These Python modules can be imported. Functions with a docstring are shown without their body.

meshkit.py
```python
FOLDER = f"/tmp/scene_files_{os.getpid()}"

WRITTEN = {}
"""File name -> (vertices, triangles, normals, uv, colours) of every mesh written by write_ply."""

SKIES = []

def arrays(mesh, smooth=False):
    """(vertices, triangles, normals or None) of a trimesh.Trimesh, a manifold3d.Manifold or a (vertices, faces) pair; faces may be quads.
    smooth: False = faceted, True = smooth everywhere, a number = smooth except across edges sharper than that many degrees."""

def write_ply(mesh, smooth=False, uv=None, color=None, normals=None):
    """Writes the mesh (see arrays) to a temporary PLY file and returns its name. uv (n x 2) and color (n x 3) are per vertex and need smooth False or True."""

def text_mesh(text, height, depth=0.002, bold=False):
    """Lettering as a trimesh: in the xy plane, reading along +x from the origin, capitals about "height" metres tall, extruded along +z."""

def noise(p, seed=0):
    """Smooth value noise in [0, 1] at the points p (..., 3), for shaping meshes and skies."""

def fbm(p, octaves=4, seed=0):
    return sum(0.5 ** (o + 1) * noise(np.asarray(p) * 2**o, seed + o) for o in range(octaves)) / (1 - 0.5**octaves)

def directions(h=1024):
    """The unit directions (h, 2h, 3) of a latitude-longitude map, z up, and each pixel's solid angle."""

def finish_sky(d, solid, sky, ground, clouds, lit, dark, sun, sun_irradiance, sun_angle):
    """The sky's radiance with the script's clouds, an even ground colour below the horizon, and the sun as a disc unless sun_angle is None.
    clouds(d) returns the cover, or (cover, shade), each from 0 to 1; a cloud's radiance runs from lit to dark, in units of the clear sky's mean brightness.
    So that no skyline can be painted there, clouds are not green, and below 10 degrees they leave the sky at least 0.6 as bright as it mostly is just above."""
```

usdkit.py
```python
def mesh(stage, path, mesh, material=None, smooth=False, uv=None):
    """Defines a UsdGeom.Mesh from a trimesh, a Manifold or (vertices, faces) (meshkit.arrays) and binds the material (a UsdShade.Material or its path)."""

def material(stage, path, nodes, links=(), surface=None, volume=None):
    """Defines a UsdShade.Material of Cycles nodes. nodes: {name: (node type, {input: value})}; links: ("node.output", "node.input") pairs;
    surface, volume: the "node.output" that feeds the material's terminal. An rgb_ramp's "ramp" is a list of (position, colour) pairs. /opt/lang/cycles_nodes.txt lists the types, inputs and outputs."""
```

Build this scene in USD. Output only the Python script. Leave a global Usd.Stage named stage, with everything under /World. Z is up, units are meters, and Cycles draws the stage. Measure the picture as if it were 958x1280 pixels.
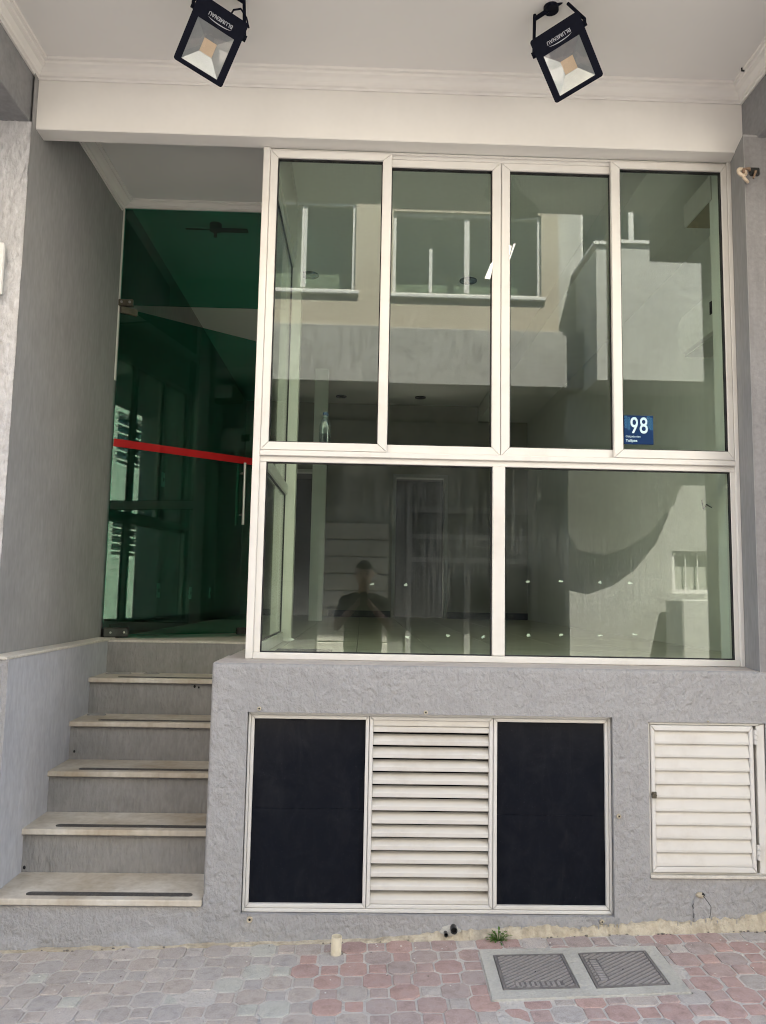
import math, random
import numpy as np
import trimesh
import manifold3d as m3
from shapely.geometry import Polygon, box as sbox
from shapely.ops import triangulate
import meshkit, usdkit
from pxr import Usd, UsdGeom, UsdLux, UsdShade, Gf, Sdf

rng = random.Random(7)
nrng = np.random.default_rng(11)
stage = Usd.Stage.CreateInMemory()
UsdGeom.SetStageUpAxis(stage, UsdGeom.Tokens.z)
UsdGeom.SetStageMetersPerUnit(stage, 1.0)
UsdGeom.Xform.Define(stage, '/World')
UsdGeom.Scope.Define(stage, '/World/Looks')

# ------------------------------------------------------------------ camera, sky, sun, exposure
EXPOSURE = 3.68
SUN_DIR = np.array([0.22, 0.54, 0.90])          # towards the sun, which stands behind the shop
SUN_I, SKY_S = 1.25, 0.065
CAM = np.array([0.0, -3.6, 1.5])
YAW, PITCH, ROLL, FOCAL_PX = math.radians(1.45), math.radians(6.0), math.radians(1.08), 970.0

fwd = np.array([math.sin(YAW) * math.cos(PITCH), math.cos(YAW) * math.cos(PITCH), math.sin(PITCH)])
r0 = np.array([math.cos(YAW), -math.sin(YAW), 0.0]); u0 = np.cross(r0, fwd)
rt = r0 * math.cos(ROLL) + u0 * math.sin(ROLL); up = -r0 * math.sin(ROLL) + u0 * math.cos(ROLL)
cam = UsdGeom.Camera.Define(stage, '/World/camera')
M = Gf.Matrix4d(*rt, 0, *up, 0, *(-fwd), 0, *CAM, 1)
cam.AddTransformOp().Set(M)
cam.CreateHorizontalApertureAttr(36.0); cam.CreateVerticalApertureAttr(36.0 * 1024 / 766)
cam.CreateFocalLengthAttr(FOCAL_PX * 36.0 / 958)
cam.CreateClippingRangeAttr(Gf.Vec2f(0.005, 2000))
cam.CreateExposureAttr(EXPOSURE)

sd = SUN_DIR / np.linalg.norm(SUN_DIR)
sun = UsdLux.DistantLight.Define(stage, '/World/sun')
zax = sd; xax = np.cross([0, 0, 1.0], zax); xax /= np.linalg.norm(xax); yax = np.cross(zax, xax)
sun.AddTransformOp().Set(Gf.Matrix4d(*xax, 0, *yax, 0, *zax, 0, 0, 0, 0, 1))
sun.CreateNormalizeAttr(True); sun.CreateIntensityAttr(SUN_I); sun.CreateAngleAttr(0.5)
sun.CreateColorAttr(Gf.Vec3f(1.0, 0.93, 0.84))
dome = UsdLux.DomeLight.Define(stage, '/World/sky')
dome.CreateIntensityAttr(1.0)
sky_mat = usdkit.material(stage, '/World/Looks/sky', {
    'sky': ('sky_texture', {'sky_type': 'single_scattering', 'sun_disc': False, 'sun_elevation': math.asin(sd[2]),
                            'sun_rotation': math.atan2(sd[0], sd[1]), 'aerosol_density': 1.2}),
    'bg': ('background_shader', {'strength': SKY_S})}, [('sky.color', 'bg.color')], surface='bg.background')
UsdShade.MaterialBindingAPI.Apply(dome.GetPrim()).Bind(sky_mat)
dome.GetPrim().SetCustomDataByKey('kind', 'structure')


# ------------------------------------------------------------------ helpers
_used = {}


def numbered(parent, name):
    k = (parent, name)
    n = _used.get(k, 0); _used[k] = n + 1
    return f'{parent}/{name}' if n == 0 else f'{parent}/{name}_{n:03d}'


def setdata(prim, label=None, cat=None, group=None, kind=None):
    for k, v in (('label', label), ('category', cat), ('group', group), ('kind', kind)):
        if v:
            prim.SetCustomDataByKey(k, v)
    return prim


def thing(name, label=None, cat=None, loc=(0, 0, 0), group=None, kind=None, parent='/World', rotz=0):
    p = numbered(str(parent), name)
    x = UsdGeom.Xform.Define(stage, p)
    if any(loc):
        x.AddTranslateOp().Set(Gf.Vec3d(*map(float, loc)))
    if rotz:
        x.AddRotateZOp().Set(float(rotz))
    setdata(x.GetPrim(), label, cat, group, kind)
    return p


def obj(name, mesh, mat, parent='/World', smooth=False, **kw):
    if isinstance(mesh, MB):
        mesh = mesh.mesh()
    p = numbered(str(parent), name)
    m = usdkit.mesh(stage, p, mesh, mat, smooth=smooth)
    setdata(m.GetPrim(), kw.get('label'), kw.get('cat'), kw.get('group'), kw.get('kind'))
    return p


def cbox(x0, x1, y0, y1, z0, z1, c=0.0):
    """A box with its edges chamfered by c."""
    if c <= 0:
        b = trimesh.creation.box((x1 - x0, y1 - y0, z1 - z0)); b.apply_translation(((x0 + x1) / 2, (y0 + y1) / 2, (z0 + z1) / 2)); return b
    pts = []
    for sx, X in ((1, x0), (-1, x1)):
        for sy, Y in ((1, y0), (-1, y1)):
            for sz, Z in ((1, z0), (-1, z1)):
                pts += [(X, Y + sy * c, Z + sz * c), (X + sx * c, Y, Z + sz * c), (X + sx * c, Y + sy * c, Z)]
    return trimesh.convex.convex_hull(np.array(pts))


def prism(poly, axis, a0, a1):
    """Extrudes a 2D polygon along an axis. axis 'x': polygon in (y,z); 'y': (x,z); 'z': (x,y)."""
    P = poly if isinstance(poly, Polygon) else Polygon(poly)
    m = trimesh.creation.extrude_polygon(P, a1 - a0)
    v = m.vertices
    if axis == 'x':
        nv = np.c_[v[:, 2] + a0, v[:, 0], v[:, 1]]
    elif axis == 'y':
        nv = np.c_[v[:, 0], v[:, 2] + a0, v[:, 1]]
    else:
        nv = np.c_[v[:, 0], v[:, 1], v[:, 2] + a0]
    m = trimesh.Trimesh(nv, m.faces, process=False)
    if m.volume < 0:
        m.invert()
    return m


def cyl(p0, p1, r, n=16, r1=None):
    p0, p1 = np.array(p0, float), np.array(p1, float)
    d = p1 - p0; L = np.linalg.norm(d)
    r1 = r if r1 is None else r1
    m = trimesh.creation.revolve(np.array([(0, 0), (r, 0), (r1, L), (0, L)]), sections=n)
    m.apply_transform(trimesh.geometry.align_vectors([0, 0, 1], d / L)); m.apply_translation(p0)
    return m


def tube(pts, r, n=8):
    pts = np.array(pts, float)
    parts = [cyl(a, b, r, n) for a, b in zip(pts[:-1], pts[1:])]
    parts += [trimesh.creation.icosphere(1, r * 1.0).apply_translation(p) for p in pts[1:-1]]
    return trimesh.util.concatenate(parts)


def lathe(profile, loc=(0, 0, 0), n=24):
    m = trimesh.creation.revolve(np.array(profile, float), sections=n); m.apply_translation(loc); return m


class MB:
    def __init__(self): self.p = []
    def add(self, m): self.p.append(m); return self
    def box(self, *a, c=0.0): self.p.append(cbox(*a, c=c)); return self
    def mesh(self): return trimesh.util.concatenate(self.p)


def mitred(x0, x1, z0, z1, y0, y1, wl, wr, wb, wt, gap=0.0006, c=0.0025):
    """Four mitred frame pieces round an opening in the xz plane, front edges chamfered."""
    mb = MB(); g = gap
    o = [(x0, z0), (x1, z0), (x1, z1), (x0, z1)]
    i = [(x0 + wl, z0 + wb), (x1 - wr, z0 + wb), (x1 - wr, z1 - wt), (x0 + wl, z1 - wt)]
    for k in range(4):
        a, b, c_, d = o[k], o[(k + 1) % 4], i[(k + 1) % 4], i[k]
        q = Polygon([a, b, c_, d]).buffer(-g, join_style=2)
        q2 = q.buffer(-c, join_style=2)
        if q2.is_empty or q2.geom_type != 'Polygon':
            q2 = q
        back = np.array(q.exterior.coords[:-1]); front = np.array(q2.exterior.coords[:-1])
        pts = np.vstack([np.c_[back[:, 0], np.full(len(back), y1), back[:, 1]],
                         np.c_[back[:, 0], np.full(len(back), y0 + c), back[:, 1]],
                         np.c_[front[:, 0], np.full(len(front), y0), front[:, 1]]])
        mb.add(trimesh.convex.convex_hull(pts))
    return mb


def grid_wall(x0, x1, z0, z1, yfun, cell, holes=(), top_round=0.0):
    """A dense sheet facing -y with rectangular holes; yfun(x, z) gives its y."""
    def lines(a, b, marks):
        ms = sorted({a, b, *[m for m in marks if a < m < b]})
        out = []
        for u, v in zip(ms[:-1], ms[1:]):
            out += list(np.linspace(u, v, max(1, int(math.ceil((v - u) / cell))), endpoint=False))
        return np.array(out + [b])
    xs = lines(x0, x1, [h[0] for h in holes] + [h[1] for h in holes])
    zs = lines(z0, z1, [h[2] for h in holes] + [h[3] for h in holes])
    X, Z = np.meshgrid(xs, zs, indexing='ij')
    V = np.stack([X, yfun(X, Z), Z], -1).reshape(-1, 3)
    nx, nz = len(xs), len(zs)
    I, J = np.meshgrid(np.arange(nx - 1), np.arange(nz - 1), indexing='ij')
    cx, cz = (xs[I] + xs[I + 1]) / 2, (zs[J] + zs[J + 1]) / 2
    keep = np.ones_like(cx, bool)
    for h in holes:
        keep &= ~((cx > h[0]) & (cx < h[1]) & (cz > h[2]) & (cz < h[3]))
    a = (I * nz + J)[keep]; b = a + nz; c = b + 1; d = a + 1
    F = np.stack([a, b, c, d], -1)
    F = np.vstack([F[:, [0, 1, 2]], F[:, [0, 2, 3]]])
    m = trimesh.Trimesh(V, F, process=False); m.remove_unreferenced_vertices()
    return m


def ground_z(x):
    return -0.024 + 0.034 * np.clip(x, -9, 9)


# ------------------------------------------------------------------ materials
def L(n): return '/World/Looks/' + n


def stucco(name, col, col2, bump=0.5, scale=60.0, streak=0.3, rough=0.85, stain=(0.20, 0.17, 0.14), stain_amt=0.0, vert=1.0, grain=0.09):
    nodes = {
        'g': ('geometry', {}),
        'mp': ('mapping', {'scale': (1.0, 1.0, vert)}),
        'n1': ('noise_texture', {'scale': scale, 'detail': 4, 'roughness': 0.6}),
        'n2': ('noise_texture', {'scale': scale * 0.28, 'detail': 3, 'roughness': 0.55, 'distortion': 0.6}),
        'big': ('noise_texture', {'scale': 2.6, 'detail': 5, 'roughness': 0.65}),
        'ms': ('mapping', {'scale': (9.0, 9.0, 0.9)}),
        'st': ('noise_texture', {'scale': 3.0, 'detail': 4, 'roughness': 0.6}),
        'r1': ('rgb_ramp', {'ramp': [(0.3, col), (0.7, col2)]}),
        'mr': ('map_range', {'from_min': 0.45, 'from_max': 0.75, 'to_min': 0.0, 'to_max': streak, 'clamp': True}),
        'mx': ('mix', {'mix_type': 'mix', 'color2': tuple(c * 0.72 for c in col)}),
        'mr2': ('map_range', {'from_min': 0.56, 'from_max': 0.74, 'to_min': 0.0, 'to_max': stain_amt, 'clamp': True}),
        'mx2': ('mix', {'mix_type': 'mix', 'color2': stain}),
        'fine': ('map_range', {'from_min': 0.3, 'from_max': 0.7, 'to_min': 1.0 - grain, 'to_max': 1.0 + grain, 'clamp': True}),
        'mul': ('mix', {'mix_type': 'multiply', 'fac': 1.0}),
        'ad': ('math', {'math_type': 'multiply_add', 'value2': 0.45}),
        'b': ('bump', {'strength': min(1.0, bump * 1.3), 'distance': 0.018}),
        'p': ('principled_bsdf', {'roughness': rough, 'specular_ior_level': 0.25}),
    }
    links = [('g.position', 'mp.vector'), ('mp.vector', 'n1.vector'), ('mp.vector', 'n2.vector'), ('g.position', 'big.vector'),
             ('g.position', 'ms.vector'), ('ms.vector', 'st.vector'), ('big.fac', 'r1.fac'), ('st.fac', 'mr.value'),
             ('mr.result', 'mx.fac'), ('r1.color', 'mx.color1'), ('big.fac', 'mr2.value'), ('mr2.result', 'mx2.fac'), ('mx.color', 'mx2.color1'),
             ('n1.fac', 'fine.value'), ('mx2.color', 'mul.color1'), ('fine.result', 'mul.color2'), ('mul.color', 'p.base_color'),
             ('n1.fac', 'ad.value1'), ('n2.fac', 'ad.value3'), ('ad.value', 'b.height'), ('b.normal', 'p.normal')]
    return usdkit.material(stage, L(name), nodes, links, surface='p.BSDF')


def plain(name, col, rough=0.5, metallic=0.0, spec=0.5, var=0.06, scale=25.0, dirt=None, dirt_amt=0.0, bump=0.0, bscale=80.0, coat=0.0):
    lo = tuple(c * (1 - var) for c in col); hi = tuple(min(1, c * (1 + var)) for c in col)
    nodes = {'g': ('geometry', {}), 'n': ('noise_texture', {'scale': scale, 'detail': 4, 'roughness': 0.6}),
             'r': ('rgb_ramp', {'ramp': [(0.3, lo), (0.7, hi)]}),
             'n2': ('noise_texture', {'scale': scale * 0.35, 'detail': 6, 'roughness': 0.7}),
             'mr': ('map_range', {'from_min': 0.5, 'from_max': 0.72, 'to_min': 0.0, 'to_max': dirt_amt, 'clamp': True}),
             'mx': ('mix', {'color2': dirt or col}),
             'p': ('principled_bsdf', {'roughness': rough, 'metallic': metallic, 'specular_ior_level': spec, 'coat_weight': coat})}
    links = [('g.position', 'n.vector'), ('n.fac', 'r.fac'), ('g.position', 'n2.vector'), ('n2.fac', 'mr.value'), ('mr.result', 'mx.fac'),
             ('r.color', 'mx.color1'), ('mx.color', 'p.base_color')]
    if bump:
        nodes['bn'] = ('noise_texture', {'scale': bscale, 'detail': 3}); nodes['b'] = ('bump', {'strength': bump, 'distance': 0.003})
        links += [('g.position', 'bn.vector'), ('bn.fac', 'b.height'), ('b.normal', 'p.normal')]
    return usdkit.material(stage, L(name), nodes, links, surface='p.BSDF')


def glass(name, tint, ior=1.62, rough=0.0, dust=0.0, refl=(1, 1, 1)):
    """Window pane (a thin closed box): fresnel mix of clear tinted glass and mirror, with a film of dust and wipe marks."""
    nodes = {
        'g': ('geometry', {}),
        'io': ('map_range', {'from_min': 0.0, 'from_max': 1.0, 'to_min': ior, 'to_max': 1.0 / ior, 'clamp': True}),
        'f': ('fresnel', {}),
        't': ('transparent_bsdf', {'color': tint}),
        'gl': ('glossy_bsdf', {'color': refl, 'roughness': rough, 'distribution': 'ggx'}),
        'm': ('mix_closure', {}),
    }
    links = [('g.backfacing', 'io.value'), ('io.result', 'f.IOR'), ('f.fac', 'm.fac'), ('t.BSDF', 'm.closure1'), ('gl.BSDF', 'm.closure2')]
    out = 'm.closure'
    if dust > 0:
        nodes.update({
            'mp': ('mapping', {'scale': (70.0, 1.0, 1.3)}),
            'n1': ('noise_texture', {'scale': 2.2, 'detail': 5, 'roughness': 0.65, 'distortion': 0.4}),
            'n2': ('noise_texture', {'scale': 1.5, 'detail': 3, 'roughness': 0.5}),
            'n3': ('noise_texture', {'scale': 240.0, 'detail': 1}),
            'mp4': ('mapping', {'rotation': (0, 0.7, 0), 'scale': (3.0, 1.0, 26.0)}),
            'n4': ('noise_texture', {'scale': 1.6, 'detail': 4, 'roughness': 0.6, 'distortion': 1.6}),
            'a1': ('map_range', {'from_min': 0.42, 'from_max': 0.80, 'to_min': 0.15, 'to_max': 0.9, 'clamp': True}),
            'a2': ('map_range', {'from_min': 0.40, 'from_max': 0.68, 'to_min': 0.0, 'to_max': 1.0, 'clamp': True}),
            'a3': ('map_range', {'from_min': 0.735, 'from_max': 0.78, 'to_min': 0.0, 'to_max': 0.9, 'clamp': True}),
            'a4': ('map_range', {'from_min': 0.60, 'from_max': 0.78, 'to_min': 0.0, 'to_max': 0.6, 'clamp': True}),
            's1': ('math', {'math_type': 'add'}), 's2': ('math', {'math_type': 'multiply'}), 's3': ('math', {'math_type': 'add'}),
            's4': ('math', {'math_type': 'multiply', 'value2': dust, 'use_clamp': True}),
            'd': ('diffuse_bsdf', {'color': (0.62, 0.62, 0.57)}),
            'md': ('mix_closure', {}),
        })
        links += [('g.position', 'mp.vector'), ('mp.vector', 'n1.vector'), ('g.position', 'n2.vector'), ('g.position', 'n3.vector'),
                  ('g.position', 'mp4.vector'), ('mp4.vector', 'n4.vector'),
                  ('n1.fac', 'a1.value'), ('n2.fac', 'a2.value'), ('n3.fac', 'a3.value'), ('n4.fac', 'a4.value'),
                  ('a1.result', 's1.value1'), ('a4.result', 's1.value2'), ('s1.value', 's2.value1'), ('a2.result', 's2.value2'),
                  ('s2.value', 's3.value1'), ('a3.result', 's3.value2'), ('s3.value', 's4.value1'), ('s4.value', 'md.fac'),
                  ('m.closure', 'md.closure1'), ('d.BSDF', 'md.closure2')]
        out = 'md.closure'
    return usdkit.material(stage, L(name), nodes, links, surface=out)


def paver_mat(name, col):
    c = np.array(col)
    nodes = {'g': ('geometry', {}), 'n': ('noise_texture', {'scale': 22.0, 'detail': 6, 'roughness': 0.7}),
             'n2': ('noise_texture', {'scale': 260.0, 'detail': 3, 'roughness': 0.7}),
             'r': ('rgb_ramp', {'ramp': [(0.3, tuple(c * 0.72)), (0.52, tuple(c)), (0.72, tuple(c * 0.7 + np.array([.11, .105, .10])))]}),
             'f': ('map_range', {'from_min': 0.3, 'from_max': 0.7, 'to_min': 0.75, 'to_max': 1.22}),
             'mul': ('mix', {'mix_type': 'multiply', 'fac': 1.0}),
             'b': ('bump', {'strength': 0.5, 'distance': 0.003}),
             'p': ('principled_bsdf', {'roughness': 0.85, 'specular_ior_level': 0.25})}
    links = [('g.position', 'n.vector'), ('g.position', 'n2.vector'), ('n.fac', 'r.fac'), ('n2.fac', 'f.value'), ('r.color', 'mul.color1'),
             ('f.result', 'mul.color2'), ('mul.color', 'p.base_color'), ('n2.fac', 'b.height'), ('b.normal', 'p.normal')]
    return usdkit.material(stage, L(name), nodes, links, surface='p.BSDF')


GREY_WALL = stucco('grey_stucco', (0.28, 0.277, 0.274), (0.332, 0.328, 0.325), bump=0.62, scale=88, streak=0.22, vert=0.7, stain=(0.20, 0.195, 0.195), stain_amt=0.45, grain=0.05)
GREY_SIDE = stucco('grey_brushed_plaster', (0.255, 0.25, 0.245), (0.30, 0.295, 0.29), bump=0.10, scale=42, streak=0.12, vert=0.3)
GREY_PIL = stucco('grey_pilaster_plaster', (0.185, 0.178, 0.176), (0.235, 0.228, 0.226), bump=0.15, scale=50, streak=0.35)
GREY_LOW = stucco('sky_tinted_lower_plaster', (0.36, 0.365, 0.39), (0.43, 0.435, 0.46), bump=0.2, scale=42, streak=0.2, vert=0.35)  # lighter bluish tone of the sky light is put into this colour
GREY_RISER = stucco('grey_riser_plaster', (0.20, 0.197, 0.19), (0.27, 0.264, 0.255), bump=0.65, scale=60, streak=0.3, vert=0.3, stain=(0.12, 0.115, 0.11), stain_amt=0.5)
PALE_STUCCO = stucco('pale_rough_stucco', (0.47, 0.46, 0.46), (0.58, 0.57, 0.565), bump=1.0, scale=55, streak=0.3, vert=0.45, stain=(0.2, 0.19, 0.18), stain_amt=0.5)
GREY_BEAM = stucco('grey_smooth_plaster', (0.20, 0.20, 0.205), (0.255, 0.25, 0.25), bump=0.12, scale=40, streak=0.2)
WHITE_CEIL = stucco('white_ceiling_paint', (0.715, 0.698, 0.668), (0.735, 0.715, 0.685), bump=0.006, scale=60, streak=0.0, grain=0.0)
WHITE_BEAM = stucco('white_beam_paint', (0.71, 0.685, 0.64), (0.75, 0.725, 0.68), bump=0.015, scale=50, streak=0.03, stain=(0.60, 0.56, 0.51), stain_amt=0.25, grain=0.008)
CORNICE = plain('cornice_plaster', (0.725, 0.70, 0.66), 0.7, spec=0.3, var=0.012)
ROOM_WHITE = plain('room_paint', (0.76, 0.76, 0.72), 0.75, spec=0.2, var=0.03, scale=6)
ROOM_CEIL = plain('room_ceiling_paint', (0.82, 0.81, 0.78), 0.85, spec=0.1, var=0.02)
ALU = plain('white_aluminium', (0.67, 0.648, 0.605), 0.36, spec=0.45, var=0.012, scale=4, dirt=(0.50, 0.455, 0.385), dirt_amt=0.5)
ALU_OLD = plain('weathered_aluminium', (0.56, 0.545, 0.51), 0.45, spec=0.4, var=0.015, scale=6, dirt=(0.42, 0.38, 0.32), dirt_amt=0.35)
SLAT = plain('weathered_slat', (0.54, 0.52, 0.48), 0.5, spec=0.35, var=0.02, scale=9, dirt=(0.34, 0.295, 0.24), dirt_amt=0.4)
GASKET = plain('black_gasket', (0.012, 0.012, 0.012), 0.6)
SILL = stucco('sill_paint', (0.40, 0.365, 0.335), (0.50, 0.46, 0.42), bump=0.25, scale=50, streak=0.1, stain=(0.25, 0.20, 0.16), stain_amt=0.6)
MARBLE = stucco('worn_marble', (0.33, 0.27, 0.19), (0.60, 0.57, 0.505), bump=0.05, scale=30, streak=0.3, rough=0.5, stain=(0.62, 0.59, 0.53), stain_amt=0.7, grain=0.06)
MARBLE_EDGE = stucco('dusty_ledge', (0.46, 0.43, 0.37), (0.58, 0.55, 0.49), bump=0.25, scale=60, streak=0.3)
STRIP = plain('anti_slip_strip', (0.060, 0.056, 0.052), 0.8, var=0.3, scale=120, dirt=(0.17, 0.15, 0.13), dirt_amt=0.6, bump=0.4, bscale=700)
GRANITE = usdkit.material(stage, L('black_granite'), {
    'g': ('geometry', {}), 'v': ('noise_texture', {'scale': 150.0, 'detail': 3}),
    'r': ('rgb_ramp', {'ramp': [(0.0, (0.004, 0.005, 0.008)), (0.62, (0.006, 0.007, 0.010)), (0.70, (0.009, 0.010, 0.014)), (0.80, (0.028, 0.028, 0.034))]}),
    'n': ('noise_texture', {'scale': 7.0, 'detail': 6, 'roughness': 0.7, 'distortion': 0.5}),
    'rr': ('map_range', {'from_min': 0.35, 'from_max': 0.75, 'to_min': 0.10, 'to_max': 0.45, 'clamp': True}),
    'mpd': ('mapping', {'scale': (9.0, 1.0, 2.0)}), 'nd': ('noise_texture', {'scale': 1.6, 'detail': 6, 'roughness': 0.75, 'distortion': 0.8}),
    'dd': ('map_range', {'from_min': 0.5, 'from_max': 0.78, 'to_min': 0.0, 'to_max': 0.055, 'clamp': True}), 'mxd': ('mix', {'color2': (0.16, 0.155, 0.15)}),
    'p': ('principled_bsdf', {'specular_ior_level': 0.10})},
    [('g.position', 'v.vector'), ('v.fac', 'r.fac'), ('g.position', 'mpd.vector'), ('mpd.vector', 'nd.vector'), ('nd.fac', 'dd.value'), ('dd.result', 'mxd.fac'), ('r.color', 'mxd.color1'), ('mxd.color', 'p.base_color'), ('g.position', 'n.vector'), ('n.fac', 'rr.value'), ('rr.result', 'p.roughness')], surface='p.BSDF')
WIN_GLASS = glass('window_glass', (0.905, 0.962, 0.91), ior=1.44, dust=0.03)
LOW_GLASS = glass('dusty_window_glass', (0.90, 0.955, 0.90), ior=1.47, dust=0.085)
DOOR_GLASS = glass('green_door_glass', (0.265, 0.62, 0.515), ior=1.62)
FAR_GLASS = glass('far_window_glass', (0.8, 0.85, 0.8), ior=1.4)
CLEAR = glass('clear_lamp_glass', (0.97, 0.97, 0.97), ior=1.45)
RED = plain('red_tape', (0.40, 0.006, 0.008), 0.5, spec=0.2, var=0.05)
STEEL = plain('brushed_steel', (0.55, 0.54, 0.52), 0.3, metallic=1.0, var=0.05)
BRASS = plain('tarnished_fitting', (0.13, 0.115, 0.085), 0.4, metallic=0.7, var=0.2, dirt=(0.05, 0.045, 0.035), dirt_amt=0.7)
DARKMETAL = plain('dark_fitting', (0.05, 0.05, 0.048), 0.35, metallic=0.6, var=0.2)
BLACKPAINT = plain('black_lamp_paint', (0.004, 0.005, 0.011), 0.55, spec=0.07, var=0.2, scale=60)
REFLECTOR = plain('lamp_reflector', (0.43, 0.445, 0.44), 0.25, metallic=0.7, var=0.05, scale=40)
LED = plain('led_phosphor', (0.56, 0.43, 0.30), 0.6, var=0.04)
PRINT = plain('grey_print', (0.30, 0.31, 0.34), 0.6, var=0.02)
CONC = stucco('manhole_concrete', (0.37, 0.355, 0.31), (0.47, 0.455, 0.405), bump=0.4, scale=110, streak=0.1)
MORTAR = stucco('cream_mortar', (0.36, 0.31, 0.225), (0.52, 0.47, 0.37), bump=0.8, scale=70, streak=0.9, stain=(0.15, 0.14, 0.12), stain_amt=0.95)
IRON = plain('cast_iron', (0.16, 0.147, 0.138), 0.6, metallic=0.1, var=0.2, scale=50, dirt=(0.27, 0.245, 0.22), dirt_amt=0.6, bump=0.3, bscale=300)
RIBS = plain('worn_iron_ribs', (0.30, 0.275, 0.255), 0.5, metallic=0.15, var=0.15, scale=80)
PVC = plain('old_pvc', (0.62, 0.56, 0.42), 0.45, var=0.1, dirt=(0.35, 0.27, 0.17), dirt_amt=0.6)
HOLE = plain('dark_hole', (0.008, 0.008, 0.008), 0.9)
LEAF = usdkit.material(stage, L('weed_leaf'), {
    'o': ('geometry', {}), 'r': ('rgb_ramp', {'ramp': [(0, (0.06, 0.13, 0.02)), (1, (0.14, 0.24, 0.04))]}),
    'd': ('principled_bsdf', {'roughness': 0.5}), 't': ('translucent_bsdf', {'color': (0.14, 0.26, 0.04)}), 'm': ('mix_closure', {'fac': 0.3})},
    [('o.random_per_island', 'r.fac'), ('r.color', 'd.base_color'), ('d.BSDF', 'm.closure1'), ('t.BSDF', 'm.closure2')], surface='m.closure')

# ------------------------------------------------------------------ the ground and pavement
gm = MB()
xs = np.array([-60, -9, -5, 0, 5, 9, 60.0]); ys = np.array([-60, -7, -3, 0.2, 60.0])
V = np.array([(x, y, float(ground_z(x)) - 0.055) for x in xs for y in ys]); F = []
for i in range(len(xs) - 1):
    for j in range(len(ys) - 1):
        a = i * len(ys) + j; F.append((a, a + len(ys), a + len(ys) + 1, a + 1))
ROAD = stucco('street_cobble_ground', (0.14, 0.13, 0.125), (0.22, 0.205, 0.195), bump=0.8, scale=14, streak=0.2)
obj('street_ground', (V, np.array(F)), ROAD, kind='structure')

GREYS = [paver_mat(f'grey_paver_{n}', c) for n, c in (('warm', (0.42, 0.368, 0.325)), ('mid', (0.385, 0.345, 0.312)), ('light', (0.45, 0.405, 0.365)), ('cool', (0.40, 0.368, 0.34)))]
PALES = [paver_mat(f'pale_paver_{n}', c) for n, c in (('green', (0.445, 0.435, 0.385)), ('blue', (0.46, 0.44, 0.41)))]
REDS = [paver_mat(f'red_paver_{n}', c) for n, c in (('rose', (0.385, 0.288, 0.258)), ('brick', (0.39, 0.272, 0.242)), ('dull', (0.37, 0.302, 0.274)), ('bright', (0.415, 0.285, 0.248)))]
SAND = stucco('joint_sand', (0.44, 0.41, 0.37), (0.56, 0.525, 0.48), bump=0.6, scale=160, streak=0.0)

pavement = thing('pavement', kind='structure')
PX0, PX1, PY0 = -4.2, 4.6, -2.6
# sand bed
bx, by = np.linspace(PX0, PX1, 90), np.linspace(PY0, 0.02, 30)
X, Y = np.meshgrid(bx, by, indexing='ij')
V = np.stack([X, Y, ground_z(X) + 0.0006 + 0.0035 * (meshkit.noise(np.stack([X * 9, Y * 9, X * 0], -1)) - 0.5)], -1).reshape(-1, 3)
F = [(i * 30 + j, (i + 1) * 30 + j, (i + 1) * 30 + j + 1, i * 30 + j + 1) for i in range(89) for j in range(29)]
obj('sand_bed', (V, np.array(F)), SAND, pavement, smooth=True)

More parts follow.
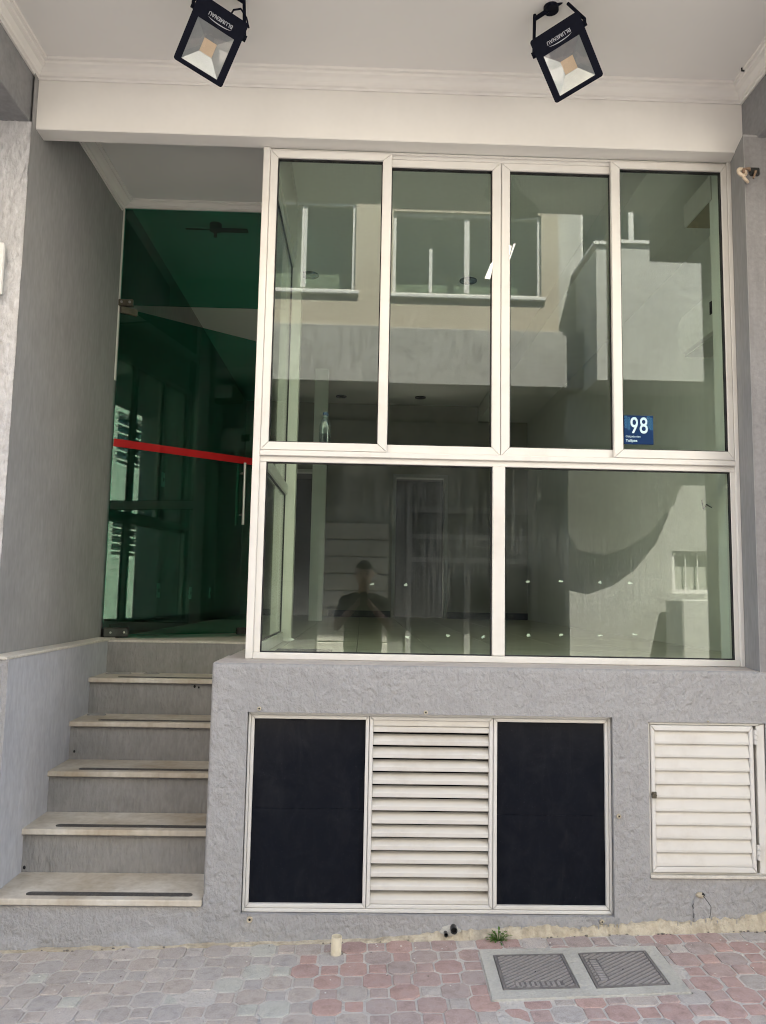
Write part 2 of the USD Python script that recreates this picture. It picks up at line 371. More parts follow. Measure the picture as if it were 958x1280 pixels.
COVER = Polygon([(0.532, -0.140), (1.280, -0.152), (1.275, -0.536), (0.520, -0.550)])
LARGE_W, SMALL_W, ROW, CH = 0.1175, 0.0775, 0.0965, 0.021
PITCH_X = LARGE_W + SMALL_W


def octo(cx, cy, w, h, c):
    return Polygon([(cx - w / 2 + c, cy - h / 2), (cx + w / 2 - c, cy - h / 2), (cx + w / 2, cy - h / 2 + c), (cx + w / 2, cy + h / 2 - c),
                    (cx + w / 2 - c, cy + h / 2), (cx - w / 2 + c, cy + h / 2), (cx - w / 2, cy + h / 2 - c), (cx - w / 2, cy - h / 2 + c)])


def paver_mesh(poly, dz, tx, ty):
    """A paving block with a rounded upper edge: three rings and a cap."""
    p = Polygon(poly.exterior.coords).simplify(0.0008)
    c = np.array(p.centroid.coords[0])
    rings = []
    for inset, z in ((0.0, -0.05), (0.0, -0.005), (0.0014, -0.0016), (0.0042, 0.0)):
        q = np.array(p.exterior.coords[:-1])
        d = q - c; n = np.linalg.norm(d, axis=1, keepdims=True)
        q = c + d * (1 - inset / np.maximum(n, 0.006))
        zz = ground_z(q[:, 0]) + dz + z + (q[:, 0] - c[0]) * tx + (q[:, 1] - c[1]) * ty
        rings.append(np.c_[q, zz])
    n = len(rings[0]); V = np.vstack(rings + [[[*c, ground_z(c[0]) + dz + 0.0004]]]); F = []
    for k in range(3):
        for i in range(n):
            j = (i + 1) % n; F += [(k * n + i, k * n + j, (k + 1) * n + j), (k * n + i, (k + 1) * n + j, (k + 1) * n + i)]
    F += [(3 * n + i, 3 * n + (i + 1) % n, 4 * n) for i in range(n)]
    m = trimesh.Trimesh(V, np.array(F), process=False)
    if p.exterior.is_ccw is False:
        m.invert()
    return m


blocks = []
rows = int(-PY0 / ROW)
for r in range(rows):
    cy = -0.075 - r * ROW
    off = (r % 2) * PITCH_X / 2 + 0.004 * math.sin(r * 1.7)
    n0 = int((PX0 - off) / PITCH_X)
    for k in range(n0, int((PX1 - off) / PITCH_X) + 1):
        for big in (True, False):
            cx = off + k * PITCH_X + (0 if big else PITCH_X / 2)
            jx, jy = rng.uniform(-.0022, .0022), rng.uniform(-.0022, .0022)
            g = 0.0068
            if big:
                poly = octo(cx + jx, cy + jy, LARGE_W - g + rng.uniform(-.003, .002), LARGE_W - g + rng.uniform(-.003, .002), CH + rng.uniform(-.004, .004))
            else:
                poly = octo(cx + jx, cy + jy, SMALL_W - g + rng.uniform(-.003, .002), SMALL_W - g + rng.uniform(-.003, .002), 0.003)
            full = poly.area
            poly = poly.difference(COVER.buffer(0.006))
            poly = poly.intersection(sbox(-20, -20, 20, -0.018))
            if poly.is_empty:
                continue
            if poly.geom_type != 'Polygon':
                poly = max(poly.geoms, key=lambda q: q.area)
            if poly.area < 0.12 * full:
                continue
            red = cx + 0.10 * (cy + 0.15) + rng.uniform(-.05, .05) > -0.235
            if red:
                mat = rng.choice(REDS) if rng.random() > 0.16 else rng.choice(GREYS)
            else:
                u = rng.random()
                mat = rng.choice(PALES) if u < 0.05 else rng.choice(GREYS)
            if 0.3 > cx > -0.5 and -0.42 < cy < -0.25 and not red and big:
                mat = PALES[0] if rng.random() < .6 else mat
            mesh = paver_mesh(poly, rng.gauss(0, .0014) + 0.004, rng.gauss(0, .012), rng.gauss(0, .012))
            dist = (cx - 0.08) ** 2 * 0.22 + (cy + 0.3) ** 2
            inview = -0.86 < cy and abs(cx - 0.1) < 1.86 + (cy * .45)
            blocks.append((0 if inview else 1, dist, cx, cy, mesh, mat))
blocks.sort(key=lambda b: (b[0], b[1]))
for b in blocks[:298]:
    obj('paving_block', b[4], b[5], pavement, smooth=35)
rest = {}
for b in blocks[298:]:
    rest.setdefault(str(b[5].GetPath()), (b[5], []))[1].append(b[4])
for m, ms in rest.values():
    obj('outer_paving_blocks', trimesh.util.concatenate(ms), m, pavement, kind='stuff')

gr = MB(); gr2 = MB()
for i in range(90):
    x, y = rng.uniform(-1.5, 1.75), -.03 - abs(rng.gauss(0, .28)); r = rng.uniform(.0012, .0042)
    q = trimesh.creation.icosphere(0, r); q.vertices *= (1, rng.uniform(.6, 1), .55); q.apply_translation((x, y, float(ground_z(x)) + .0055)); (gr if rng.random() < .6 else gr2).add(q)
for i in range(46):
    x = rng.uniform(-1.5, 1.85); r = rng.uniform(.002, .006)
    q = trimesh.creation.icosphere(1, r); q.vertices *= (1.3, .8, .6); q.apply_translation((x, rng.uniform(-.045, -.022), float(ground_z(x)) + .006)); gr2.add(q)
obj('grit', gr, plain('pale_grit', (.6, .58, .53), .8), pavement, kind='stuff'); obj('grit', gr2, plain('dark_grit', (.13, .115, .10), .9), pavement, kind='stuff')

# ------------------------------------------------------------------ the shop building
shop = thing('shop_building', 'grey shopfront with white framed windows, entrance steps and green glass door', 'shop building')
PAN = (-0.504, 1.160, 0.083, 0.956)       # opening of the vent panel
MET = (1.323, 1.868, 0.257, 0.938)        # opening of the cupboard door
BASE_X0 = -0.672


def rough(X, Z, amp=0.003, s=9.0, seed=0):
    P = np.stack([X * s, Z * s, np.full_like(X, seed * 3.1)], -1)
    Q = np.stack([X * s * 8.5, Z * s * 6.5, np.full_like(X, seed * 3.1 + 9)], -1)
    return -amp * (meshkit.fbm(P, 3, seed) - 0.5) * 2 - 0.0032 * (meshkit.fbm(Q, 2, seed + 5) - 0.5) * 2


def base_y(X, Z):
    y = rough(X, Z)
    for o in (PAN, MET):                                   # no bumps at the edge of the openings
        d = np.maximum(np.maximum(o[0] - X, X - o[1]), np.maximum(o[2] - Z, Z - o[3]))
        y = y * np.clip((d + 0.004) / 0.03, 0.12, 1)
    t = np.clip((Z - (1.172 - 0.018)) / 0.018, 0, 1)       # rounded sill edge
    y = y * (1 - t) + 0.018 * (1 - np.sqrt(np.maximum(0, 1 - t ** 2)))
    e = np.clip((BASE_X0 + 0.012 - X) / 0.012, 0, 1)
    return y + np.where(Z > 0.16, 0.012 * (1 - np.sqrt(np.maximum(0, 1 - e ** 2))), 0)


obj('front_wall', grid_wall(BASE_X0, 2.6, -0.30, 1.172, base_y, 0.0062, [PAN, MET]), GREY_WALL, shop, smooth=True, label='rough grey stucco wall below the shop windows')
rb = MB()
rb.box(BASE_X0, BASE_X0 + 0.14, 0.014, 1.40, -0.3, 1.150)                   # side of the base towards the stairs
rb.box(BASE_X0 + 0.005, 1.93, 0.30, 0.42, -0.3, 1.12)                       # back of the base
rb.box(PAN[0] - .06, PAN[1] + .06, 0.004, 0.20, PAN[3] + 0.001, PAN[3] + .10)      # reveals of the openings
rb.box(PAN[0] - .06, PAN[1] + .06, 0.004, 0.20, PAN[2] - .10, PAN[2] - 0.001)
rb.box(PAN[0] - .06, PAN[0] - 0.001, 0.006, 0.20, PAN[2], PAN[3]); rb.box(PAN[1] + 0.001, PAN[1] + .06, 0.006, 0.20, PAN[2], PAN[3])
rb.box(MET[0] - .06, MET[1] + .06, 0.004, 0.20, MET[3] + 0.001, MET[3] + .10); rb.box(MET[0] - .06, MET[1] + .06, 0.004, 0.20, MET[2] - .10, MET[2] - 0.001)
rb.box(MET[0] - .06, MET[0] - 0.001, 0.006, 0.20, MET[2], MET[3]); rb.box(MET[1] + 0.001, MET[1] + .06, 0.006, 0.20, MET[2], MET[3])
obj('base_wall', rb, GREY_WALL, shop)
# sill: the flat top of the base
sx, sy = np.linspace(BASE_X0, 1.90, 120), np.linspace(0.010, 0.42, 14)
X, Y = np.meshgrid(sx, sy, indexing='ij')
Z = 1.1715 + 0.0035 * (meshkit.fbm(np.stack([X * 7, Y * 7, X * 0], -1), 3) - .5)
Z = np.where(Y < 0.016, 1.166, Z)
V = np.stack([X, Y, Z], -1).reshape(-1, 3)
F = [(i * 14 + j, (i + 1) * 14 + j, (i + 1) * 14 + j + 1, i * 14 + j + 1) for i in range(119) for j in range(13)]
obj('sill', (V, np.array(F)), SILL, shop, smooth=True)
obj('sill_end', cbox(BASE_X0 + .002, -0.54, 0.40, 1.41, 1.12, 1.1705, c=.008), SILL, shop)

# first riser is part of the front, in the same plane
STEP = [(-0.012, 0.143), (0.292, 0.348), (0.565, 0.556), (0.832, 0.764), (1.100, 0.974), (1.395, 1.176)]
SX0, SX1 = -1.60, BASE_X0
stairs = thing('staircase', parent=shop, label='five worn marble steps between the grey walls')
for i, (y, z) in enumerate(STEP):
    zb = -0.30 if i == 0 else STEP[i - 1][1]
    yr = y + 0.022 if i else 0.0
    def ry(X, Z, yr=yr, i=i):
        y = yr + rough(X, Z, 0.003 if i else 0.004, 9 if i else 7, i + 3)
        if i == 0:
            for cx, cz, r, h in ((-.86, -.075, .135, .012), (-1.02, -.07, .10, .008), (-1.50, -.10, .12, .010)):
                d = np.hypot((X - cx), (Z - cz) * 1.5) / r; y = y - h * np.clip((1 - d) * 5, 0, 1) * (0.7 + 0.5 * meshkit.noise(np.stack([X * 40, Z * 40, X * 0], -1)))
        return y
    obj('riser', grid_wall(SX0 - 0.9 if i == 0 else SX0 - 0.1, SX1 + (0.004 if i == 0 else .02), zb, z - 0.026 if i < 5 else z - .014, ry, 0.014), GREY_WALL if i == 0 else GREY_RISER, stairs, smooth=True)
    if i < 5:
        obj('tread', cbox(SX0 - 0.02, SX1 - 0.003, y, STEP[i + 1][0] + 0.03, z - 0.027, z, c=0.0035), MARBLE, stairs)
        x0, x1 = (-1.465, -0.725) if i < 4 else (-1.45, -0.70)
        a = Polygon([(x0, 0), (x1, 0)]) if False else None
        from shapely.geometry import LineString
        st = LineString([(x0 + .022, y + 0.062), (x1 - .022, y + 0.062)]).buffer(0.0195)
        obj('grip_strip', prism(st.simplify(.0008), 'z', z - 0.002, z + 0.0022), STRIP, stairs)
# mortar crumbs on the upper steps
for (cx, cy, cz, s) in [(-1.50, 1.34, 0.974, .05), (-1.30, 1.36, 0.974, .03), (-1.53, 1.06, 0.764, .035)]:
    q = trimesh.creation.icosphere(2, 1.0)
    q.vertices *= (1 + 0.5 * (meshkit.fbm(q.vertices * 2.2 + cx * 9, 3) - .5))[:, None]
    q.vertices *= (s * 1.6, s * .5, .012); q.apply_translation((cx, cy, cz + .002))
    obj('mortar_crumb', q, GREY_RISER, stairs, smooth=True)

# left wall of the entrance: thicker lower half with a dusty ledge, then the upper wall
def sheet_x(yfun_x, y0, y1, z0, z1, cell):
    ys = np.linspace(y0, y1, max(2, int((y1 - y0) / cell))); zs = np.linspace(z0, z1, max(2, int((z1 - z0) / cell)))
    Yg, Zg = np.meshgrid(ys, zs, indexing='ij')
    V = np.stack([yfun_x(Yg, Zg), Yg, Zg], -1).reshape(-1, 3); n = len(zs)
    F = np.array([(i * n + j, (i + 1) * n + j, (i + 1) * n + j + 1, i * n + j + 1) for i in range(len(ys) - 1) for j in range(n - 1)])
    return V, F[:, [0, 3, 2, 1]] if False else F[:, ::-1]


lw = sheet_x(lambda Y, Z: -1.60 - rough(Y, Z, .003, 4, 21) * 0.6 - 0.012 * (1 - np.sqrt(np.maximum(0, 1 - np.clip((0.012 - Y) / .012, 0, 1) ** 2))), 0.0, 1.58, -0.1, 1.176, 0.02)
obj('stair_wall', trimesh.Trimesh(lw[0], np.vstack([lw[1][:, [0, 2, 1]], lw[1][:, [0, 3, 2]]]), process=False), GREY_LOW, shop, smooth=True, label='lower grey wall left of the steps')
obj('stair_wall_front', grid_wall(-2.6, -1.588, 0.09, 1.176, lambda X, Z: rough(X, Z, .004, 7, 3) + 0.0, 0.02), GREY_WALL, shop, smooth=True)
obj('wall_ledge', cbox(-2.5, -1.594, -0.006, 1.55, 1.170, 1.184, c=.003), MARBLE_EDGE, shop, label='thin dusty ledge along the wall left of the steps')
uw = sheet_x(lambda Y, Z: -1.70 - rough(Y, Z, .003, 3, 31) * 0.5, 0.10, 7.4, 1.15, 4.22, 0.05)
obj('entrance_wall', trimesh.Trimesh(uw[0], np.vstack([uw[1][:, [0, 2, 1]], uw[1][:, [0, 3, 2]]]), process=False), GREY_SIDE, shop, smooth=True, label='tall grey plaster wall left of the entrance')
obj('pilaster_left', grid_wall(-2.7, -1.70, 1.18, 3.815, lambda X, Z: 0.10 + 2.2 * rough(X, Z, .003, 8, 41), 0.009), PALE_STUCCO, shop, smooth=True, label='pale rough pilaster at the left edge')
obj('entrance_wall_core', MB().box(-2.7, -1.72, 0.13, 7.5, -0.3, 4.3).mesh(), ROOM_WHITE, shop)
# right pilaster and reveal
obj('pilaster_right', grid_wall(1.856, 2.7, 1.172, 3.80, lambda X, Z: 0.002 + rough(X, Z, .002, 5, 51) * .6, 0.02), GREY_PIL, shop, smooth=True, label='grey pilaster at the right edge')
rv = prism([(1.853, 0.004), (1.902, 0.24), (1.902, 0.34), (2.7, 0.34), (2.7, 0.01)], 'z', 1.165, 3.812)
obj('reveal', rv, GREY_SIDE, shop)

# beams, ceiling and cornices of the porch
ZC = 4.15
obj('beam', cbox(-1.71, 1.93, 0.15, 0.255, 3.806, 4.30, c=0.004), WHITE_BEAM, shop, label='white beam above the shop windows')
obj('porch_ceiling', MB().box(-2.6, 2.8, -0.95, 0.16, ZC, ZC + 0.05).mesh(), WHITE_CEIL, shop, label='white porch ceiling')
obj('side_beam', cbox(-2.8, -1.712, -0.95, 0.26, 3.814, 4.145, c=0.004), GREY_BEAM, shop)
obj('side_beam', cbox(1.925, 3.0, -0.95, 0.26, 3.797, 4.145, c=0.004), GREY_BEAM, shop)


def cornice_profile(s=1.0):
    return [(0, 0), (0, -0.082), (0.010, -0.082), (0.012, -0.072), (0.022, -0.068), (0.024, -0.052), (0.040, -0.034), (0.058, -0.026), (0.060, -0.014), (0.074, -0.012), (0.076, 0.0)]


cp = cornice_profile()
obj('cornice', prism([(0.151 - a, ZC + b) for a, b in cp], 'x', -1.722, 1.922), CORNICE, shop)
obj('cornice', prism([(-1.711 + a, ZC - 0.0015 + b) for a, b in cp], 'y', -0.95, 0.148), CORNICE, shop)
obj('cornice', prism([(1.924 - a, ZC - 0.0015 + b) for a, b in cp], 'y', -0.95, 0.148), CORNICE, shop)
# entrance recess ceiling
ZR = 4.16
obj('entrance_ceiling', MB().box(-1.75, -0.50, 0.256, 1.60, ZR, ZR + .05).mesh(), WHITE_CEIL, shop)
obj('cornice', prism([(-1.701 + a, ZR + b) for a, b in cp], 'y', 0.256, 1.52), CORNICE, shop)
obj('cornice', prism([(1.545 - a * .5, ZR + 0.001 + b * .6) for a, b in cp], 'x', -1.70, -0.56), CORNICE, shop)
# upper storeys above and behind
ub = MB()
ub.box(-11, 12, -0.95, 10, 4.32, 7.2); ub.box(-11, -2.65, -0.95, 10, -0.3, 4.318); ub.box(3.0, 12, -0.95, 10, -0.3, 4.318)
obj('upper_storeys', ub, stucco('upper_wall_paint', (0.34, 0.33, 0.32), (0.42, 0.41, 0.39), bump=.3, scale=20), shop)

# interior
it = MB()
it.box(2.33, 2.95, 0.36, 7.5, 0.8, 4.3)                                     # right wall
it.box(1.904, 2.34, 0.345, 0.50, 0.8, 4.3)
wall_b = Polygon([(-1.8, 1.0), (2.4, 1.0), (2.4, 4.3), (-1.8, 4.3)], [[(0.45, 1.165), (1.15, 1.165), (1.15, 3.15), (0.45, 3.15)], [(-1.03, 1.165), (-0.63, 1.165), (-0.63, 3.2), (-1.03, 3.2)]])
obj('back_wall', prism(wall_b, 'y', 7.30, 7.42), plain('back_wall_paint', (0.27, 0.255, 0.215), .8, spec=.2, var=.08, scale=3), shop)
it.box(-0.62, -0.46, 5.6, 5.8, 1.16, 4.2)                                   # white pier
obj('room_wall', it, ROOM_WHITE, shop)
obj('room_ceiling', MB().box(-1.75, 2.95, 1.605, 7.5, 4.2, 4.31).box(-0.56, 2.95, 0.256, 1.604, 4.2, 4.31).mesh(), ROOM_CEIL, shop)
obj('room_soffit', cbox(1.62, 2.34, 0.52, 7.30, 3.98, 4.199, c=.003), ROOM_WHITE, shop)
TILE = usdkit.material(stage, L('floor_tile'), {
    'g': ('geometry', {}), 'n': ('noise_texture', {'scale': 5.0, 'detail': 5}), 'r': ('rgb_ramp', {'ramp': [(0.3, (0.50, 0.48, 0.41)), (0.7, (0.58, 0.56, 0.49))]}),
    'p': ('principled_bsdf', {'roughness': 0.3, 'specular_ior_level': 0.5})}, [('g.position', 'n.vector'), ('n.fac', 'r.fac'), ('r.color', 'p.base_color')], surface='p.BSDF')
fl = thing('room_floor', parent=shop)
obj('floor_slab', MB().box(-1.75, 2.9, 1.461, 7.5, 0.9, 1.150).box(-0.53, 2.9, 0.43, 1.46, 0.9, 1.150).mesh(), DARKMETAL, fl)
k = 0
for ix in range(-4, 6):
    for iy in range(0, 16):
        x0, x1 = ix * 0.45 - 0.02, ix * 0.45 + 0.43 - .004; y0, y1 = 0.425 + iy * 0.45, 0.425 + iy * 0.45 + .446
        x0, x1 = max(x0, -1.69), min(x1, 2.33)
        if y0 < 1.40: x0 = max(x0, -0.53)
        if x1 - x0 < .05: continue
        obj('floor_tile', cbox(x0, x1, y0, y1, 1.149, 1.168 + rng.uniform(-.0005, .0005), c=.0015), TILE, fl)
obj('landing', cbox(-1.74, -0.55, 1.414, 1.66, 1.163, 1.176, c=.003), MARBLE_EDGE, shop)
# dark rooms behind the openings of the back wall
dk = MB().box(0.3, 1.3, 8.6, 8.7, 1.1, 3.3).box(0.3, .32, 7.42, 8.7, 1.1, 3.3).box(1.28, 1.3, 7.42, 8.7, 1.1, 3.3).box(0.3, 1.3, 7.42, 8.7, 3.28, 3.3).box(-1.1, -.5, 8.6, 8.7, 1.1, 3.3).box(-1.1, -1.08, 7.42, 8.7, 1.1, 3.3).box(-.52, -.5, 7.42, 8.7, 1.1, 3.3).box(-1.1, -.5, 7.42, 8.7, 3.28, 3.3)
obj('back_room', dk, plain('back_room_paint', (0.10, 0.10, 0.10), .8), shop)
obj('door_lining', mitred(0.41, 1.19, 1.16, 3.19, 7.27, 7.44, .05, .05, .004, .05), plain('grey_door_lining', (.30, .30, .28), .6), shop)
obj('door_lining', mitred(-1.06, -0.60, 1.16, 3.23, 7.27, 7.44, .04, .04, .004, .04), plain('white_door_lining', (.6, .6, .57), .6), shop)
for a in ((-0.46, 0.40, 7.285, 7.30), (1.2, 2.33, 7.285, 7.30), (-1.69, -1.678, 1.7, 7.28)): obj('skirting', cbox(*a, 1.168, 1.26), DARKMETAL, shop)

# ------------------------------------------------------------------ shop windows
def pane_box(x0, x1, y, z0, z1, t=0.006):
    return cbox(x0, x1, y - t / 2, y + t / 2, z0, z1)


def sash(label, x0, x1, z0, z1, y0, y1, wl, wr, wb, wt, gmat, outer=0.0):
    w = thing('window', parent=shop, label=label)
    obj('frame', mitred(x0, x1, z0, z1, y0, y1, wl, wr, wb, wt), ALU, w)
    gx0, gx1, gz0, gz1 = x0 + wl, x1 - wr, z0 + wb, z1 - wt
    yp = y0 + 0.020
    obj('gasket', mitred(gx0 - .002, gx1 + .002, gz0 - .002, gz1 + .002, yp - .010, yp + .012, .0065, .0065, .0065, .0065, gap=0, c=.001), GASKET, w)
    obj('pane', pane_box(gx0 + .001, gx1 - .001, yp, gz0 + .001, gz1 - .001), gmat, w)
    return w, yp


FX0, FX1, FZ0, FZ1 = -0.560, 1.902, 1.172, 3.804
fr = MB()
fr.box(FX0, FX0 + 0.036, 0.236, 0.31, FZ0, FZ1, c=.003)                       # outer posts
fr.box(FX1 - 0.022, FX1, 0.236, 0.31, FZ0, FZ1, c=.003)
fr.box(FX0 + .036, FX1 - .022, 0.262, 0.31, FZ1 - 0.030, FZ1, c=.002)         # head
fr.box(FX0 + .036, FX1 - .022, 0.252, 0.262, FZ1 - 0.012, FZ1, c=.001)
fr.box(FX0 + .036, FX1 - .022, 0.234, 0.31, 2.176, 2.2035, c=.003)            # transom
fr.box(FX0 + .036, FX1 - .022, 0.250, 0.31, 2.147, 2.176, c=.002)
fr.box(0.646, 0.709, 0.243, 0.31, 1.206, 2.147, c=.003)                       # lower mullion
fr.box(FX0 + .036, FX1 - .022, 0.241, 0.31, FZ0, 1.204, c=.003)               # bottom rail
fr.box(FX0 + .036, -0.492, 0.252, 0.31, 1.204, 2.147, c=.002)                 # inner lips beside the lower panes
fr.box(1.860, FX1 - .022, 0.252, 0.31, 1.204, 2.147, c=.002)
frame = thing('window_frame', parent=shop, label='white aluminium frame holding the shop windows')
obj('frame', fr, ALU, frame)
sash('leftmost upper pane', FX0 + 0.037, 0.110, 2.205, 3.790, 0.238, 0.262, 0.040, 0.048, 0.042, 0.042, WIN_GLASS)
sash('second upper pane from the left', 0.070, 0.688, 2.205, 3.775, 0.266, 0.290, 0.042, 0.046, 0.045, 0.042, WIN_GLASS)
sash('third upper pane from the left', 0.690, 1.312, 2.205, 3.775, 0.266, 0.290, 0.046, 0.042, 0.046, 0.042, WIN_GLASS)
sash('rightmost upper pane with the blue number plate', 1.262, 1.879, 2.205, 3.790, 0.238, 0.262, 0.048, 0.030, 0.045, 0.040, WIN_GLASS)
for lab, x0, x1 in (('lower left shop pane', -0.492, 0.646), ('lower right dusty shop pane', 0.709, 1.860)):
    w = thing('window', parent=shop, label=lab)
    obj('gasket', mitred(x0, x1, 1.204, 2.147, 0.258, 0.276, .006, .006, .006, .006, gap=0, c=.001), GASKET, w)
    obj('pane', pane_box(x0 + .001, x1 - .001, 0.267, 1.205, 2.146), LOW_GLASS, w)
    tapes = [(0.049, 1.546), (0.219, 1.545), (-0.337, 1.266), (0.231, 1.287), (0.428, 1.298), (0.606, 1.297)] if x0 < 0 else \
        [(0.829, 1.573), (0.993, 1.576), (1.194, 1.576), (1.347, 1.575), (0.832, 1.309), (0.996, 1.312), (1.191, 1.311), (1.363, 1.318)]
    for tx, tz in tapes:
        n = 9; ang = np.sort(nrng.uniform(0, 2 * np.pi, n)); rr = nrng.uniform(.006, .014, n)
        pg = Polygon(np.c_[tx + np.cos(ang) * rr * 1.1, tz + np.sin(ang) * rr * .75]).buffer(0)
        if pg.geom_type != 'Polygon': pg = max(pg.geoms, key=lambda q: q.area)
        if pg.area < 1e-5: pg = sbox(tx - .01, tz - .006, tx + .01, tz + .006)
        obj('tape_scrap', prism(pg, 'y', 0.2715, 0.2735), plain(f'tape_scrap_paint_{len(_used)}_{int((tx + 1) * 1000)}_{int(tz * 1000)}', (.55, .56, .52), .5), w)

# side glazing between the window bay and the entrance
sg = thing('side_glazing', parent=shop, label='glazed side of the window bay facing the entrance')
SGX = -0.535
g1 = MB()
g1.box(SGX - .022, SGX + .022, 0.312, 1.60, 1.172, 1.235, c=.002); g1.box(SGX - .022, SGX + .022, 0.312, 1.60, 3.74, 3.80, c=.002)
g1.box(SGX - .022, SGX + .022, 0.312, 1.60, 2.15, 2.215, c=.002); g1.box(-0.562, -0.462, 1.601, 1.70, 1.172, 4.2, c=.003)
g1.box(SGX - .022, SGX + .022, 0.312, 0.35, 1.235, 3.74, c=.002)
obj('frame', g1, ALU, sg)
obj('frame', cbox(SGX - .03, SGX + .03, 0.26, 1.60, 3.802, 4.2), WHITE_BEAM, sg)
for z0, z1 in ((1.235, 2.15), (2.215, 3.74)):
    gk = MB()
    for a in ((0.350, 0.357, z0, z1), (1.593, 1.60, z0, z1), (0.357, 1.593, z0, z0 + .007), (0.357, 1.593, z1 - .007, z1)):
        gk.box(SGX - .008, SGX + .008, *a)
    obj('gasket', gk, GASKET, sg)
    obj('pane', cbox(SGX - .003, SGX + .003, 0.356, 1.594, z0 + .006, z1 - .006), WIN_GLASS, sg)

# ------------------------------------------------------------------ green glass door and transom
YD = 1.565
tr = thing('transom', parent=shop, label='fixed dark green glass above the door')
obj('pane', pane_box(-1.698, -0.565, YD, 3.425, 4.115, .010), DOOR_GLASS, tr)
obj('edge_channel', MB().box(-1.700, -1.690, YD - .012, YD + .012, 2.9, 4.11).box(-1.69, -0.565, YD - .012, YD + .012, 4.113, 4.125).mesh(), ALU, tr)
obj('patch_fitting', cbox(-1.698, -1.600, YD - .020, YD + .020, 3.415, 3.462, c=.004), BRASS, tr)
obj('patch_screw', MB().add(cyl((-1.62, YD - .020, 3.44), (-1.62, YD - .024, 3.44), .009)).add(cyl((-1.675, YD - .020, 3.44), (-1.675, YD - .024, 3.44), .009)).mesh(), STEEL, tr)
ang = math.degrees(math.atan2(0.67, 0.855))
HINGE = (-1.672, YD, 0)
door = thing('glass_door', parent=shop, loc=HINGE, rotz=ang, label='dark green glass door standing half open')
DW = 1.13
obj('pane', cbox(-0.015, DW, -.005, .005, 1.192, 3.405), DOOR_GLASS, door)
obj('red_strip', cbox(-0.013, DW - .002, -.0072, -.0053, 2.445, 2.497), RED, door)
obj('top_fitting', cbox(-0.016, 0.10, -.018, .018, 3.365, 3.412, c=.004), BRASS, door)
obj('bottom_fitting', cbox(-0.016, 0.155, -.020, .020, 1.180, 1.245, c=.006), DARKMETAL, door)
obj('bottom_fitting', cbox(DW - .16, DW - .01, -.018, .018, 1.182, 1.232, c=.006), DARKMETAL, door)
for s in (-1, 1):
    h = MB(); hx = DW - .172
    h.add(cyl((hx, s * .052, 1.985), (hx, s * .052, 2.445), .011, 20)); h.add(cyl((hx, s * .004, 2.06), (hx, s * .052, 2.06), .008, 12)); h.add(cyl((hx, s * .004, 2.37), (hx, s * .052, 2.37), .008, 12))
    obj('handle', h, STEEL, door, smooth=40)
for sx in (.03, .12):
    obj('fitting_screw', cyl((sx, -.020, 1.213), (sx, -.024, 1.213), .007), STEEL, door)

# ------------------------------------------------------------------ vent panel below the windows
vent = thing('vent_panel', parent=shop, label='white framed panel of two black stone slabs and a louvred vent')
obj('frame', mitred(PAN[0] + .001, PAN[1] - .001, PAN[2] + .001, PAN[3] - .001, 0.022, 0.045, .012, .012, .016, .014, c=.002), ALU_OLD, vent)
fx = PAN[0] + .013, PAN[1] - .013; fz = PAN[2] + .017, PAN[3] - .015
obj('frame', mitred(fx[0], 0.047, fz[0], fz[1], 0.026, 0.060, .016, .016, .018, .018), ALU_OLD, vent)
obj('frame', mitred(0.0485, 0.616, fz[0], fz[1], 0.026, 0.060, .018, .018, .018, .018), ALU_OLD, vent)
obj('frame', mitred(0.6175, fx[1], fz[0], fz[1], 0.026, 0.060, .018, .016, .018, .018), ALU_OLD, vent)
for x0, x1 in ((fx[0] + .015, 0.032), (0.6350, fx[1] - .015)):
    zm = 0.525 if x0 < 0 else 0.508
    obj('stone_slab', cbox(x0, x1, 0.042, 0.06, fz[0] + .017, zm - .0003, c=.0008), GRANITE, vent)
    obj('stone_slab', cbox(x0, x1, 0.0424, 0.06, zm + .0003, fz[1] - .017, c=.0008), GRANITE, vent)


def slat_profile(z, pitch, depth, y0):
    """Louvre blade: sloping face, nose turned down at the front, thin back."""
    return [(y0, z), (y0 + 0.002, z - .0025), (y0 + .006, z - .0015), (y0 + .007, z + .006), (y0 + depth, z + pitch * .72), (y0 + depth - .004, z + pitch * .74), (y0 + .003, z + pitch * 0.34), (y0, z + pitch * .27)]


z = fz[0] + .021; pitch = 0.0578
while z < fz[1] - .045:
    obj('slat', prism(slat_profile(z, pitch, 0.036, 0.032), 'x', 0.0670, 0.5975), SLAT, vent)
    z += pitch
obj('slat', prism([(0.032, fz[1] - .042), (0.037, fz[1] - .042), (0.05, fz[1] - .018), (0.032, fz[1] - .018)], 'x', 0.0670, 0.5975), SLAT, vent)
obj('vent_back', cbox(0.05, 0.61, 0.10, 0.11, .10, .94), HOLE, vent)

# ------------------------------------------------------------------ cupboard door right
cup = thing('cupboard_door', parent=shop, label='small white louvred cupboard door at the right')
obj('frame', mitred(MET[0] + .001, MET[1] - .001, MET[2] + .010, MET[3] - .001, 0.008, 0.05, .010, .040, .006, .012, c=.002), ALU_OLD, cup)
obj('sill_strip', cbox(MET[0] + .001, MET[1] + .02, -0.008, 0.05, MET[2] - .004, MET[2] + .009, c=.002), MARBLE_EDGE, cup)
obj('leaf_frame', mitred(MET[0] + .012, 1.812, MET[2] + .018, MET[3] - .014, 0.002, 0.03, .020, .020, .026, .026, c=.003), ALU_OLD, cup)
zz = MET[2] + .046; p2 = 0.0598
for i in range(10):
    pr = [(0.0055, zz), (0.012, zz - .002), (0.013, zz + .004), (0.022, zz + p2 + .003), (0.018, zz + p2 + .003), (0.0055, zz + .010)]
    obj('slat', prism(pr, 'x', MET[0] + .0325, 1.7915), SLAT, cup)
    zz += p2
